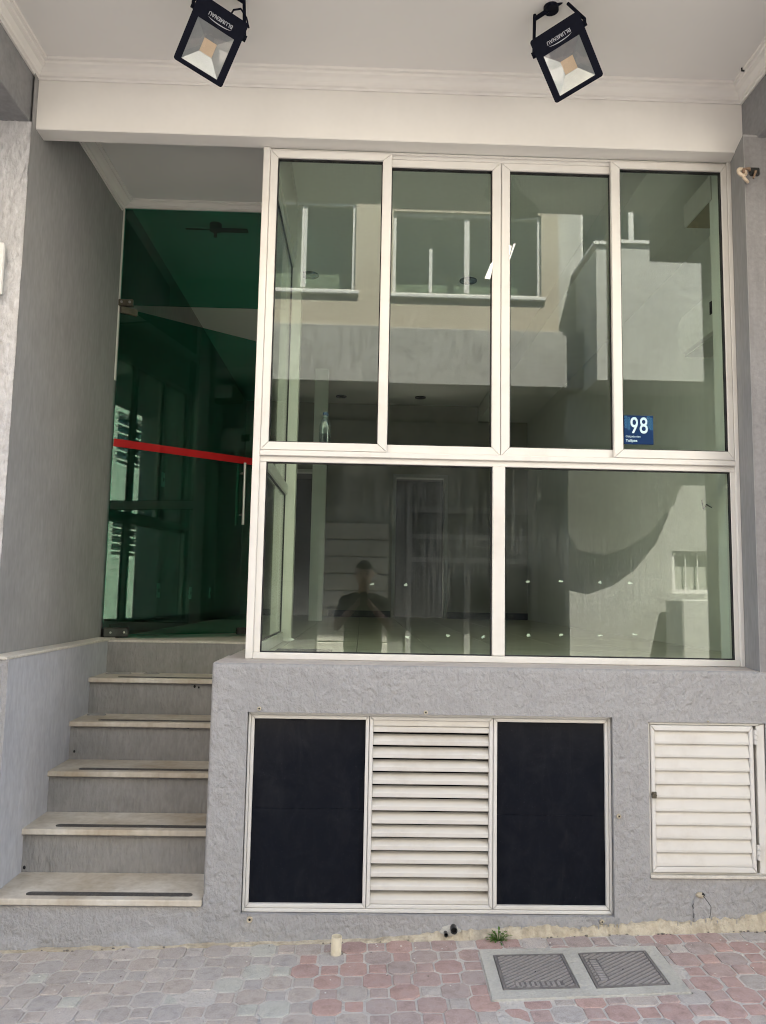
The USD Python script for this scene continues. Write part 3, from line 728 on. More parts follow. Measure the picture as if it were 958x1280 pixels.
obj('leaf_back', cbox(MET[0] + .02, 1.80, 0.034, .04, MET[2] + .03, MET[3] - .03), HOLE, cup)
for hz in (0.335, 0.845):
    hb = MB()
    for q in range(3): hb.add(cyl((1.820, -0.003, hz + q * .022), (1.820, -0.003, hz + q * .022 + .019), .0075, 14))
    hb.box(1.812, 1.832, 0.0, 0.006, hz, hz + .064)
    obj('hinge', hb, ALU_OLD, cup)
obj('latch', MB().add(cyl((MET[0] + .021, .004, .615), (MET[0] + .021, -.014, .615), .010)).box(MET[0] + .012, MET[0] + .034, -.005, .004, .600, .628, c=.002).mesh(), BRASS, cup)

# ------------------------------------------------------------------ wear on the front wall
def fray(x, s): return float(meshkit.fbm(np.array([x * s, 3.3, 1.7]), 4))


xs = np.linspace(-2.5, 2.6, 640); rings = []
for x in xs:
    g = float(ground_z(x)); w = fray(x, 14)
    hbase = 0.004 + 0.006 * w if x < 0.1 else np.interp(x, [0.1, .35, .7, 1.3, 1.7, 1.9, 2.6], [.008, .022, .036, .042, .060, .085, .09])
    h = max(.004, hbase * (0.35 + 1.25 * w) + (.016 if x > .3 else .0) * (fray(x, 60) - .5) * 2 + (.014 if x > .3 else 0) * (fray(x + 4, 130) - .5))
    y = -0.024 - 0.014 * fray(x + 9, 11)
    rings.append([(x, y - .012, g - .02), (x, y, g + .0035), (x, -0.013 - .004 * w, g + h * .72), (x, -0.0085, g + h), (x, 0.004, g + h + .0015)])
V = np.array(rings).reshape(-1, 3)
F = np.array([(i * 5 + j, (i + 1) * 5 + j, (i + 1) * 5 + j + 1, i * 5 + j + 1) for i in range(len(xs) - 1) for j in range(4)])
obj('exposed_mortar', (V, F), MORTAR, shop, smooth=True, label='cream mortar showing along the foot of the wall')


for i in range(22):
    x = rng.choice([rng.uniform(1.05, 1.2), rng.uniform(1.42, 1.66), rng.uniform(.5, 1.9)]); g = float(ground_z(x)); top = g + rng.uniform(.05, .075); ln = rng.uniform(.015, .045); wv = rng.uniform(.0012, .0028)
    q = trimesh.creation.icosphere(1, 1.0); q.vertices *= (wv, .0022, ln / 2); q.apply_translation((x, -.0145, top - ln / 2)); obj('paint_drip', q, GREY_WALL, shop, smooth=True)


def plug(x, z, r):
    obj('wall_plug', trimesh.creation.annulus(r * .45, r, .012, sections=14).apply_transform(trimesh.transformations.rotation_matrix(math.pi / 2, (1, 0, 0))).apply_translation((x, -.004, z)), MORTAR, shop)
    obj('plug_hole', cyl((x, -.007, z), (x, .006, z), r * .5, 12), HOLE, shop)


for x, z, r in ((-0.452, 0.972, .009), (0.303, 0.966, .009), (1.182, 0.52, .010), (-0.462, 0.063, .013), (1.10, 0.066, .010), (1.60, .945, .004)):
    plug(x, z, r)
for x, y, z, r in ((-1.36, .314, .325, .006), (-1.585, .314, .165, .007), (-1.57, .85, .60, .006), (-0.95, .852, .735, .004), (-0.98, 1.12, .93, .007), (-0.955, 1.12, .925, .005)):
    q = trimesh.creation.icosphere(1, r); q.vertices *= (1, .35, 1.3); q.apply_translation((x, y - .002, z)); obj('dark_chip', q, HOLE, shop)
obj('ceiling_hook', tube([(1.845, -.02, 4.15), (1.845, -.02, 4.135), (1.855, -.025, 4.13)], .004, 6), DARKMETAL, shop)
# broken hole with two cut pipes at the foot of the wall
q = trimesh.creation.icosphere(3, 1.0); q.vertices *= (1 + .6 * (meshkit.fbm(q.vertices * 2.0, 3) - .5))[:, None]; q.vertices *= (.050, .014, .030); q.apply_translation((0.425, 0.0, 0.012))
obj('broken_render', q, CONC, shop, smooth=True)
for px, pz, pr in ((0.437, 0.034, .015), (0.402, 0.016, .009)):
    pp = trimesh.creation.annulus(pr * .8, pr, .05, sections=20).apply_transform(trimesh.transformations.rotation_matrix(math.pi / 2, (1, 0, 0))).apply_translation((px, -.010, pz))
    obj('cut_pipe', pp, DARKMETAL, shop); obj('pipe_hole', cyl((px, -.022, pz), (px, .01, pz), pr * .8, 16), HOLE, shop)
# cracked patch under the cupboard door
a = np.linspace(0, 2 * np.pi, 40, endpoint=False)
pr = np.array([.052 * (1 + .45 * (fray(math.cos(t) * 2 + 5, 1.3) - .5) + .3 * (fray(math.sin(t) * 3 + 8, 1.9) - .5)) for t in a])
obj('render_patch', prism(Polygon(np.c_[1.555 + pr * np.cos(a) * .85, .115 + pr * np.sin(a) * 1.35]).buffer(0), 'y', -0.0065, .004), GREY_WALL, shop)
cr = [(1.513, .085), (1.517, .118), (1.508, .137), (1.523, .158), (1.536, .180), (1.560, .177), (1.578, .155), (1.592, .134), (1.590, .108), (1.584, .085)]
obj('crack', MB().add(tube([(x, -.0052, z) for x, z in cr[:5]], .0012, 6)).add(tube([(x, -.0052, z) for x, z in cr[4:]], .0021, 6)).mesh(), HOLE, shop)
q = trimesh.creation.icosphere(2, 1.0); q.vertices *= (1 + .5 * (meshkit.fbm(q.vertices * 2.5 + 4, 3) - .5))[:, None]; q.vertices *= (.020, .010, .012); q.apply_translation((1.545, -.004, .183))
obj('broken_edge', q, MORTAR, shop, smooth=True); obj('patch_hole', cyl((1.556, -.012, .186), (1.556, .0, .186), .0075, 10), HOLE, shop)

# ------------------------------------------------------------------ floodlights under the porch
def floodlight(label, corners):
    A, B, C_, D = map(np.array, corners)
    ctr = (A + B + C_ + D) / 4
    ex = (B - A) / np.linalg.norm(B - A); n = ctr - CAM; n = -n / np.linalg.norm(n)
    ey = np.cross(n, ex); ey /= np.linalg.norm(ey); n = np.cross(ex, ey)
    if ey @ (A - D) < 0: ey = -ey
    W, H = 0.230, 0.284
    R = np.eye(4); R[:3, 0], R[:3, 1], R[:3, 2], R[:3, 3] = ex, ey, np.cross(ex, ey), ctr
    sgn = 1.0 if np.cross(ex, ey) @ n > 0 else -1.0

    def T(m):
        m = m.copy()
        if sgn < 0: m.vertices[:, 2] *= -1; m.invert()
        m.apply_transform(R); m.apply_translation(-ctr); return m
    t = thing('floodlight', label, 'floodlight', tuple(ctr), 'floodlights under the porch')
    # local frame: x along the top edge, y towards the bracket, z towards the viewer
    wx0, wx1, wy0, wy1 = -W / 2 + .030, W / 2 - .032, -H / 2 + .020, H / 2 - .30 * H
    plate = Polygon(sbox(-W / 2, -H / 2, W / 2, H / 2).buffer(-.012).buffer(.012).exterior.coords, [[(wx0, wy0), (wx1, wy0), (wx1, wy1), (wx0, wy1)]])
    obj('housing', T(prism(plate, 'z', -.022, 0.0)), BLACKPAINT, t)
    back = MB().box(-W / 2 + .004, W / 2 - .004, -H / 2 + .004, H / 2 - .004, -.050, -.0405, c=.003)
    for a in ((-W / 2 + .003, wx0 - .002, -H / 2 + .003, H / 2 - .003), (wx1 + .002, W / 2 - .003, -H / 2 + .003, H / 2 - .003), (wx0 - .002, wx1 + .002, -H / 2 + .003, wy0 - .002), (wx0 - .002, wx1 + .002, wy1 + .002, H / 2 - .003)):
        back.box(*a, -.041, -.021)
    for i in range(9): back.box(-W / 2 + .02 + i * .0225, -W / 2 + .024 + i * .0225, -H / 2 + .02, H / 2 - .07, -.068, -.049)
    back.box(-.05, .05, H / 2 - .06, H / 2 - .005, -.085, -.049, c=.004)
    obj('back_shell', T(back.mesh()), BLACKPAINT, t)
    cx, cy, cs = (wx0 + wx1) / 2, (wy0 + wy1) / 2 + .004, .029
    o = [(wx0, wy0, -.004), (wx1, wy0, -.004), (wx1, wy1, -.004), (wx0, wy1, -.004)]; i_ = [(cx - cs, cy - cs, -.038), (cx + cs, cy - cs, -.038), (cx + cs, cy + cs, -.038), (cx - cs, cy + cs, -.038)]
    V = []; F = []
    for k in range(4):
        b = len(V); V += [o[k], o[(k + 1) % 4], i_[(k + 1) % 4], i_[k]]; F += [(b, b + 1, b + 2), (b, b + 2, b + 3)]
    obj('reflector', T(trimesh.Trimesh(np.array(V), np.array(F), process=False)), REFLECTOR, t)
    obj('led_panel', T(cbox(cx - cs, cx + cs, cy - cs, cy + cs, -.040, -.0365)), LED, t)
    obj('glass', T(cbox(wx0 + .0005, wx1 - .0005, wy0 + .0005, wy1 - .0005, -.0035, -.0015)), CLEAR, t)
    tm = meshkit.text_mesh('BLUMENAU', .0145, .0008, bold=True); wdt = tm.bounds[1][0]
    tm.apply_translation((-wdt / 2, -.007, 0)); tm.apply_transform(trimesh.transformations.rotation_matrix(math.pi, (0, 0, 1)))
    tm.apply_translation((.004, H / 2 - .048, .0002)); obj('lettering', T(tm), PRINT, t)
    sw = [(.055 * math.cos(s_), .012 * math.sin(s_)) for s_ in np.linspace(math.pi * 1.12, math.pi * 1.95, 18)]
    sw2 = [(x, y + .0035 * (1 - (x / .058) ** 2) + .0004) for x, y in sw][::-1]
    obj('emblem', T(prism(Polygon([(x + .004, y + H / 2 - .058) for x, y in sw + sw2]).buffer(0), 'z', .0002, .001)), PRINT, t)
    # bracket: two arms from the sides up to a plate on the ceiling
    top = np.array([ctr[0] + ey[0] * .13, ctr[1] + ey[1] * .13 + .06, ZC - .004])
    br = MB()
    for s in (-1, 1):
        piv = ctr + ex * s * (W / 2 + .006) + ey * (.085) - n * .035
        hi = top + ex * s * .08; hi[2] = ZC - .012
        br.add(tube([piv - ctr, piv + np.array([0, 0, .02]) - ctr, hi - ctr], .0075, 8)); br.add(cyl(piv - ctr - ex * s * .012, piv - ctr + ex * s * .008, .014, 12))
    br.add(tube([top + ex * -.08 - ctr + (0, 0, -.004), top + ex * .08 - ctr + (0, 0, -.004)], .010, 8))
    pl = cyl(top - ctr + np.array([0, 0, -.016]), top - ctr + np.array([0, 0, .003]), .034, 20); br.add(pl)
    obj('bracket', br, BLACKPAINT, t)
    q0 = ctr + ey * .12 - n * .07; c0 = [q0 - ctr + ex * .03 + s_ for s_ in (np.zeros(3), np.array([.02, 0, .04]), np.array([.05, .01, .055]), np.array([.075, .02, .02]), np.array([.085, .03, -.02]))]
    obj('cable', tube(c0, .004, 8), BLACKPAINT, t)


floodlight('left black floodlight under the porch ceiling, tilted towards lower left', [(-.722, -.501, 4.022), (-.548, -.417, 3.963), (-.706, -.309, 3.772), (-.880, -.397, 3.837)])
floodlight('right black floodlight under the porch ceiling, tilted towards lower right', [(.698, -.381, 3.959), (.870, -.477, 4.025), (1.025, -.379, 3.839), (.869, -.286, 3.770)])

# ------------------------------------------------------------------ number plate on the glass
sx0, sx1, sz0, sz1 = 1.3165, 1.4675, 2.278, 2.428
sgn = thing('number_plate', 'blue square house number plate reading 98 on the rightmost upper pane', 'number plate', (sx0, 0.2485, sz0))
BLUE = plain('plate_blue', (0.001, 0.022, 0.085), 0.55, spec=0.15, var=0.05)
PALEB = plain('plate_light_blue', (0.02, 0.16, 0.29), 0.5, var=0.05)
WHITEP = plain('plate_white', (0.50, 0.66, 0.70), 0.4, var=0.02)
S = 0.151
obj('plate', cbox(0, S, 0, .005, 0, S - .001, c=.001), BLUE, sgn)


def flat_text(txt, h, x, z, bold, y=-.0006):
    m = meshkit.text_mesh(txt, h, .0008, bold=bold); m.vertices = np.c_[m.vertices[:, 0] + x, -m.vertices[:, 2] + y + .0004, m.vertices[:, 1] + z]; return m


d9 = flat_text('98', .078, 0, 0, True); d9.vertices[:, 0] -= d9.vertices[:, 0].min(); d9.vertices[:, 0] *= .088 / d9.vertices[:, 0].max(); d9.apply_translation((.034, 0, .060))
obj('digits', d9, WHITEP, sgn)
obj('lettering', MB().add(flat_text('Calçada das', .0095, .008, .036, False)).add(flat_text('Tulipas', .0125, .008, .013, True)).mesh(), WHITEP, sgn)
pt = MB()
for bxp in (.002, .118):
    for r in range(4):
        for c_ in range(2):
            cx, cz = bxp + .0078 + c_ * .0155, .140 - r * .0165 + (0.008 if c_ else 0) * -1
            if cz < .06 or cz > .142: continue
            ring = Polygon([(cx + .0075 * math.cos(t), cz + .0075 * math.sin(t)) for t in np.linspace(0, 2 * math.pi, 7)[:-1]])
            pt.add(prism(Polygon(ring.exterior.coords, [ring.buffer(-.0026).exterior.coords]), 'y', -.0006, .0004))
obj('pattern', pt, PALEB, sgn)

# ------------------------------------------------------------------ small things outdoors
br = thing('cable_bracket', 'rusty cable bracket with two pale rings beside the top right window corner', 'bracket', (1.885, 0.03, 3.60))
RUST = plain('rusty_steel', (.16, .10, .065), .7, var=.3, dirt=(.30, .22, .14), dirt_amt=.6); CER = plain('old_ceramic', (.55, .45, .34), .35, var=.12, dirt=(.2, .11, .06), dirt_amt=.7)
tor = trimesh.creation.torus(.020, .009, major_sections=28, minor_sections=12)
RX = trimesh.transformations.rotation_matrix
obj('ring', tor.copy().apply_transform(RX(math.radians(78), (1, 0, .3))).apply_translation((-.058, -.055, -.004)), CER, br, smooth=True)
obj('ring', tor.copy().apply_transform(RX(math.radians(60), (1, .8, .3))).apply_scale(.8).apply_translation((-.040, -.052, -.040)), CER, br, smooth=True)
obj('arm', MB().add(tube([(.0, -.02, .022), (-.02, -.05, .020), (-.05, -.055, .012), (-.046, -.052, -.035)], .007)).add(tube([(.01, -.02, .018), (.018, -.045, .010), (.0, -.05, -.03)], .005)).mesh(), RUST, br, smooth=40)
obj('back_plate', cbox(-.008, .042, -.040, -.018, -.006, .036, c=.006), DARKMETAL, br)

pvc = thing('pipe_stub', 'short cut cream plastic pipe standing at the foot of the wall', 'pipe', (-0.078, -0.128, float(ground_z(-.078)) - .03))
pm = lathe([(.0185, 0), (.0225, 0), (.0225, .104), (.0215, .106), (.0195, .106), (.0185, .104), (.0185, 0)], n=32); pm.apply_transform(RX(math.radians(3), (1, 1, 0)))
obj('pipe', pm, PVC, pvc, smooth=40)
obj('filling', cyl((0, 0, .0), (0.001, .001, .085), .0186, 20), CONC, pvc)

wb = thing('white_wall_box', 'white flat box fixed to the pale pilaster at the left edge', 'wall box', (-1.769, 0.06, 3.032))
obj('box_lid', cbox(-.25, 0, -.012, .012, -.13, .125, c=.004), plain('white_plastic', (.74, .72, .68), .4), wb)
obj('box_back', cbox(-.24, -.008, .012, .04, -.12, .115), plain('grey_plastic', (.4, .4, .39), .5), wb)

weed = thing('weed', 'small green weed growing between the wall and the manhole covers', 'weed', (0.628, -0.052, float(ground_z(.63)) + .002))
lm = MB(); stm = MB()
for i in range(46):
    a, el = rng.uniform(0, 2 * math.pi), rng.uniform(.15, 1.15); Ls = rng.uniform(.022, .052)
    d = np.array([math.cos(a) * math.cos(el) * 1.1, math.sin(a) * math.cos(el) * .75, math.sin(el)]); tip = d * Ls
    lw, ll = rng.uniform(.006, .010), rng.uniform(.012, .020)
    side = np.cross(d, [0, 0, 1]); side /= np.linalg.norm(side); nn = np.cross(side, d)
    out = d * .8 + np.array([0, 0, -.35]); out /= np.linalg.norm(out)
    P = [tip, tip + out * ll * .35 + side * lw * .5 + nn * .001, tip + out * ll * .75 + side * lw * .38, tip + out * ll, tip + out * ll * .75 - side * lw * .38, tip + out * ll * .35 - side * lw * .5 + nn * .001, tip + out * ll * .5 - nn * .0015]
    lm.add(trimesh.Trimesh(np.array(P), np.array([(0, 1, 6), (1, 2, 6), (2, 3, 6), (3, 4, 6), (4, 5, 6), (5, 0, 6)]), process=False))
    stm.add(cyl((0, 0, -.004), tip, .0011, 5))
obj('leaves', lm, LEAF, weed); obj('stems', stm, LEAF, weed)

# manhole: concrete surround and two iron covers
mh = thing('manhole_surround', 'grey concrete surround in the pavement holding two iron covers', 'manhole surround')
lids = [[(.583, -.196), (.871, -.201), (.866, -.483), (.574, -.481)], [(.939, -.200), (1.222, -.196), (1.216, -.478), (.930, -.490)]]
cpoly = Polygon(COVER.exterior.coords, [Polygon(l).buffer(.003, join_style=2).exterior.coords for l in lids])


def on_ground(m, dz):
    m.vertices[:, 2] += ground_z(m.vertices[:, 0]) + dz; return m


cm = prism(cpoly, 'z', -.05, 0.0)
obj('surround', on_ground(cm, .0095), CONC, mh)
for k, (lid, lab) in enumerate(zip(lids, ('left iron cover with diagonal ribs in the concrete surround', 'right iron cover with diagonal ribs in the concrete surround'))):
    t = thing('manhole_cover', lab, 'manhole cover', group='iron covers in the pavement')
    P = Polygon(lid); obj('plate', on_ground(prism(P, 'z', -.03, 0.0), .0075), IRON, t)
    inner = P.buffer(-.014); c = np.array(P.centroid.coords[0])
    band = sbox(lid[3][0] + .05, lid[3][1] + .018, lid[2][0] - .05, lid[3][1] + .060) if k == 0 else sbox(lid[0][0] + .02, lid[3][1] + .06, lid[0][0] + .062, lid[0][1] - .05)
    ribs = MB()
    for i in range(-16, 17):
        o = i * .0185
        for s, dd in ((1, np.array([.82, .57])),):
            nrm = np.array([-dd[1], dd[0]])
            ln = LineString([c + nrm * o - dd * .3, c + nrm * o + dd * .3]).buffer(.0042, cap_style=2).intersection(inner).difference(band).difference(Point(c).buffer(.012) if False else Polygon())
            for g_ in getattr(ln, 'geoms', [ln]):
                if g_.area > 2e-5: ribs.add(on_ground(prism(g_, 'z', -.002, .0035), .0078))
    obj('ribs', ribs, RIBS, t, kind='stuff')
    rim = Polygon(P.buffer(-.001).exterior.coords, [P.buffer(-.010).exterior.coords])
    obj('rim', on_ground(prism(rim, 'z', -.002, .0035), .0078), IRON, t)
    worn = MB()                                                          # worn, unreadable raised lettering
    bx0, by0, bx1, by1 = band.bounds
    for i in range(9):
        if k == 0:
            x = bx0 + .006 + i * (bx1 - bx0 - .012) / 9; worn.add(on_ground(prism(sbox(x, by0 + .008, x + .010, by1 - .008), 'z', -.001, .003), .0078))
        else:
            y = by0 + .006 + i * (by1 - by0 - .012) / 9; worn.add(on_ground(prism(sbox(bx0 + .008, y, bx1 - .008, y + .008), 'z', -.001, .003), .0078))
    obj('worn_marks', worn, plain(f'worn_iron_{"ab"[k]}', (.33, .305, .285), .5, metallic=.1, var=.15), t, kind='stuff')
    obj('lift_hole', on_ground(cyl((c[0], c[1], -.001), (c[0], c[1], .002), .006, 12), .0082), HOLE, t)

# ------------------------------------------------------------------ things inside the shop
bot = thing('water_bottle', 'clear plastic water bottle standing inside on the window rail', 'bottle', (-0.206, 0.335, 2.2035))
obj('bottle_ledge', cbox(-.10, .10, -.025, .03, -.03, -.0008), ALU, shop) if False else None
prof = [(0, 0), (.024, 0), (.029, .004), (.030, .02), (.0285, .05), (.030, .055), (.030, .115), (.0285, .12), (.030, .125), (.0295, .15), (.024, .172), (.016, .190), (.0125, .197), (.0125, .205)]
obj('bottle_body', lathe(prof, n=28), glass('bottle_plastic', (.80, .91, .92), ior=1.75, rough=.08), bot, smooth=60)
obj('water', lathe([(0, .003), (.0275, .004), (.0275, .105), (0, .105)], n=20), glass('bottle_water', (.86, .95, .95), ior=1.4), bot, smooth=40)
obj('cap', lathe([(0, .203), (.0145, .203), (.0145, .217), (.0135, .219), (0, .219)], n=20), plain('blue_cap', (.02, .05, .11), .5), bot, smooth=40)
obj('window_shelf', cbox(-0.52, 1.88, 0.311, 0.385, 2.175, 2.2030, c=.002), ALU, frame)

mat_ = obj('door_mat', cbox(-0.47, -0.16, 0.46, 0.86, 1.1685, 1.180, c=.004), plain('dark_mat', (.07, .068, .065), .95, var=.3, scale=200), label='dark grey mat on the tiles inside the lower left pane', cat='door mat')

ac = thing('air_conditioner', 'white wall air conditioner on the right wall behind the rightmost pane', 'air conditioner', (2.33, 1.02, 3.12))
acp = [(0, 0), (-.14, .0), (-.20, .03), (-.225, .09), (-.225, .22), (-.20, .28), (-.16, .30), (0, .30)]
obj('housing', prism([(x, z) for x, z in acp], 'y', -.42, .42), plain('ac_white', (.70, .70, .66), .45), ac, smooth=35)
obj('display', cbox(-.229, -.2245, -.16, -.06, .12, .20), BLACKPAINT, ac); obj('flap', cbox(-.20, -.03, -.38, .38, -.008, .004, c=.002), plain('ac_flap', (.5, .5, .47), .5), ac)
rc = thing('remote_control', 'grey remote control in a holder on the right wall under the air conditioner', 'remote control', (2.318, 1.30, 2.70))
obj('holder', cbox(-.012, .012, -.035, .035, -.05, .06, c=.004), plain('holder_grey', (.35, .36, .35), .5), rc); obj('remote', cbox(-.032, -.012, -.024, .024, -.04, .11, c=.005), plain('remote_grey', (.16, .17, .17), .5), rc)
wbx = thing('ceiling_box', 'olive beige box near the ceiling behind the rightmost pane', 'box', (2.06, .63, 3.90))
obj('box_body', cbox(-.16, .165, -.16, .18, -.18, -.041, c=.003), plain('olive_board', (.33, .29, .17), .6), wbx); obj('box_edge', cbox(-.168, -.1605, -.165, .185, -.185, -.041, c=.001), ALU, wbx)
obj('loose_wire', tube([(1.900, .56, 2.00), (1.868, .55, 2.015), (1.850, .55, 1.99), (1.842, .55, 2.04)], .0032, 6), BLACKPAINT, label='loose black wire sticking out behind the lower right pane', cat='wire')
tp = thing('tape_strip', 'torn shiny white tape stuck slantwise across the middle window stile', 'tape', (0.68, 0.2625, 3.24))
TAPE = plain('glossy_white_tape', (.86, .87, .85), .25, var=.02)
for pg in ([(.602, 3.1355), (.631, 3.133), (.642, 3.18), (.648, 3.235), (.632, 3.214)], [(.729, 3.262), (.734, 3.27), (.744, 3.318), (.7265, 3.322)], [(.729, 3.244), (.735, 3.244), (.7644, 3.3312), (.753, 3.329)]):
    obj('tape_piece', prism([(x - .68, z - 3.24) for x, z in pg], 'y', 0.0, 0.0012), TAPE, tp)

DL = [(-.50, 2.80), (.86, 2.82), (-.34, 6.9), (.75, 6.85)]
labs = ['dark round downlight in the shop ceiling behind the leftmost pane, near the glass', 'dark round downlight in the shop ceiling behind the second pane, near the glass',
        'far dark downlight behind the leftmost upper pane', 'far dark downlight behind the second upper pane']
for (x, y), lab in zip(DL, labs):
    t = thing('downlight', lab, 'downlight', (x, y, 4.2), 'downlights in the shop ceiling')
    obj('trim', trimesh.creation.annulus(.055, .075, .010, sections=28).apply_translation((0, 0, -.006)), DARKMETAL, t); obj('lens', cyl((0, 0, -.004), (0, 0, .0), .055, 24), GASKET, t)
cf = thing('ceiling_fitting', 'small dark ceiling fitting with a flat arm above the green door', 'ceiling fitting', (-1.14, 1.93, 4.2))
obj('mount', cyl((0, 0, -.05), (0, 0, .0), .045, 20), DARKMETAL, cf); obj('stem', cyl((0, 0, -.10), (0, 0, -.05), .012, 12), DARKMETAL, cf); obj('arm', cbox(.03, .24, -.03, .03, -.05, -.04, c=.003), DARKMETAL, cf); obj('arm', cbox(-.22, -.03, -.008, .008, -.045, -.04), DARKMETAL, cf)
for i, (y, z, lab) in enumerate(((2.94, 1.49, 'white socket plate low on the hall wall, nearest the door'), (4.15, 1.47, 'white socket plate low on the hall wall, middle one'), (5.16, 1.47, 'white socket plate low on the hall wall, farthest from the door'), (2.92, 2.42, 'white switch plate at hand height on the hall wall'))):
    t = thing('wall_socket', lab, 'wall socket', (-1.70, y, z), 'socket plates on the hall wall')
    obj('plate', cbox(.0, .012, -.04, .04, -.06, .06, c=.003), plain(f'socket_white_{"abcd"[i]}', (.75, .75, .72), .4), t); obj('outlet', cyl((.010, 0, 0), (.0135, 0, 0), .018, 16), DARKMETAL, t)

# ------------------------------------------------------------------ the other side of the street (seen in the glass)
BEIGE = stucco('beige_render', (0.37, 0.325, 0.255), (0.42, 0.37, 0.30), bump=.3, scale=12, streak=.15)
STAINED = stucco('stained_grey_render', (0.27, 0.265, 0.25), (0.35, 0.345, 0.33), bump=.3, scale=12, streak=.9)
WHITER = stucco('white_rough_render', (0.38, 0.38, 0.355), (0.45, 0.45, 0.42), bump=.5, scale=16, streak=.2)
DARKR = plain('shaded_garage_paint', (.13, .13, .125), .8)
WHITEF = plain('white_window_frame', (.58, .57, .54), .4)
opp = thing('opposite_building', 'beige building across the street mirrored in the shop windows', 'building')
OY = -7.0


def facade(x0, x1, z0, z1, y, holes):
    P = Polygon([(x0, z0), (x1, z0), (x1, z1), (x0, z1)], [[(a, c), (b, c), (b, d), (a, d)] for a, b, c, d in holes])
    return prism(P, 'y', y - .25, y)


WH = [(-1.75, -0.20, 5.95, 7.35), (0.36, 2.60, 5.95, 7.25), (-5.2, -3.2, 5.95, 7.3), (-1.75, -.2, 8.6, 10.0), (.36, 2.6, 8.6, 10.0)]
obj('wall', facade(-9, 2.86, 5.40, 10.4, OY, WH), BEIGE, opp)
obj('wall', prism(Polygon([(2.861, 5.4), (7.5, 5.4), (7.5, 10.4), (2.861, 10.4)], [[(3.3, 6.2), (4.9, 6.2), (4.9, 8.4), (3.3, 8.4)]]), 'y', OY - .6, OY - .35), WHITER, opp)
obj('stained_band', cbox(-9, 3.2, OY - .3, OY + .12, 4.55, 5.399, c=.01), STAINED, opp)
obj('balcony', MB().box(3.201, 7.5, OY - .3, OY + .75, 4.50, 4.62).box(3.201, 7.5, OY + .63, OY + .75, 4.62, 6.45).box(3.201, 3.32, OY - .3, OY + .629, 4.62, 6.45).mesh(), WHITER, opp)
obj('balcony_coping', MB().box(3.16, 7.5, OY + .60, OY + .79, 6.452, 6.50).box(3.16, 3.36, OY - .34, OY + .599, 6.452, 6.50).mesh(), WHITEF, opp)
for a, b, c_, d in WH + [(3.3, 4.9, 6.2, 8.4)]:
    y = OY if a < 3 else OY - .35
    w = thing('window', parent=opp)
    fm = mitred(a, b, c_, d, y - .13, y - .05, .05, .05, .05, .05)
    mid = (a + b) / 2; fm.box(mid - .04, mid + .04, y - .12, y - .06, c_ + .07, d - .07)
    if b - a > 2: fm.box(a + .55, a + .60, y - .115, y - .07, c_ + .07, c_ + .75); fm.box(b - .6, b - .55, y - .115, y - .07, c_ + .07, c_ + .75)
    fm.mesh().invert()
    obj('frame', fm, WHITEF, w); obj('pane', cbox(a + .07, b - .07, y - .10, y - .094, c_ + .07, d - .07), FAR_GLASS, w)
    obj('sill', cbox(a - .06, b + .06, y - .02, y + .06, c_ - .06, c_ - .002, c=.01), WHITEF, w)
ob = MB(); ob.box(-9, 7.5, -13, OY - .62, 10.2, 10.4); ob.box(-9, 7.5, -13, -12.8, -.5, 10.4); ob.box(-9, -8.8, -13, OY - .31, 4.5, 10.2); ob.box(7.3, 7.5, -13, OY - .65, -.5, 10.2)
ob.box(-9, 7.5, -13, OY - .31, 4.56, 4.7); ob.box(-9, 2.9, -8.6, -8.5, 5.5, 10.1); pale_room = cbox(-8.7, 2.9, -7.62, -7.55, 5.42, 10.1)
obj('rear_wall', ob, DARKR, opp); obj('pale_pane_fill', pale_room, plain('pale_fill_paint', (.33, .34, .29), .8), opp)  # added pale sheet behind the windows, lightens their mirrored panes
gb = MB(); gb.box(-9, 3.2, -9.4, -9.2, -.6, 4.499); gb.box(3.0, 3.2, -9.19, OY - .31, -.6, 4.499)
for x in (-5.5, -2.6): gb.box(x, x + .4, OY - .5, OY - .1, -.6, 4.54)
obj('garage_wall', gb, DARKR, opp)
gd = thing('garage_door', parent=opp)
for i in range(9): obj('door_panel', cbox(-.75, .45, -9.199, -9.16, .1 + i * .29, .1 + i * .29 + .275, c=.01), plain(f'garage_panel_{"abcdefghi"[i]}', (.42, .41, .37), .6), gd)
sf = thing('shop_shutter', parent=opp)
obj('frame', MB().add(mitred(.75, 3.0, .1, 3.0, -9.199, -9.10, .09, .09, .09, .09, c=.004).mesh()).box(.84, 2.91, -9.17, -9.11, 2.05, 2.13).box(.84, 2.91, -9.17, -9.11, 2.45, 2.53).box(1.75, 1.85, -9.17, -9.11, .2, 2.05).mesh(), plain('grey_shutter_frame', (.24, .24, .23), .5), sf)
obj('pane', cbox(.84, 2.91, -9.19, -9.18, .2, 2.9), BLACKPAINT, sf)
# ground floor under the balcony: white wall with a barred window
obj('side_wall', facade(3.0, 7.5, -.6, 4.499, OY - .05, [(4.5, 5.5, 1.58, 2.2)]), stucco('dull_white_render', (0.30, 0.30, 0.275), (0.36, 0.36, 0.335), bump=.4, scale=16, streak=.5), opp)
bw = thing('window', parent=opp)
bwm = mitred(4.5, 5.5, 1.58, 2.2, OY - .2, OY - .1, .06, .06, .06, .06)
for i in range(4): bwm.box(4.72 + i * .18, 4.735 + i * .18, OY - .15, OY - .12, 1.62, 2.15)
obj('frame', bwm, WHITEF, bw); obj('pane', cbox(4.55, 5.45, OY - .19, OY - .184, 1.62, 2.16), plain('pale_pane_fill', (.30, .31, .27), .7), bw)  # pane painted pale to lift it against the dark reflection
obj('planter', cbox(4.35, 6.4, OY + .05, OY + .65, -.3, 1.50, c=.02), WHITER, opp)
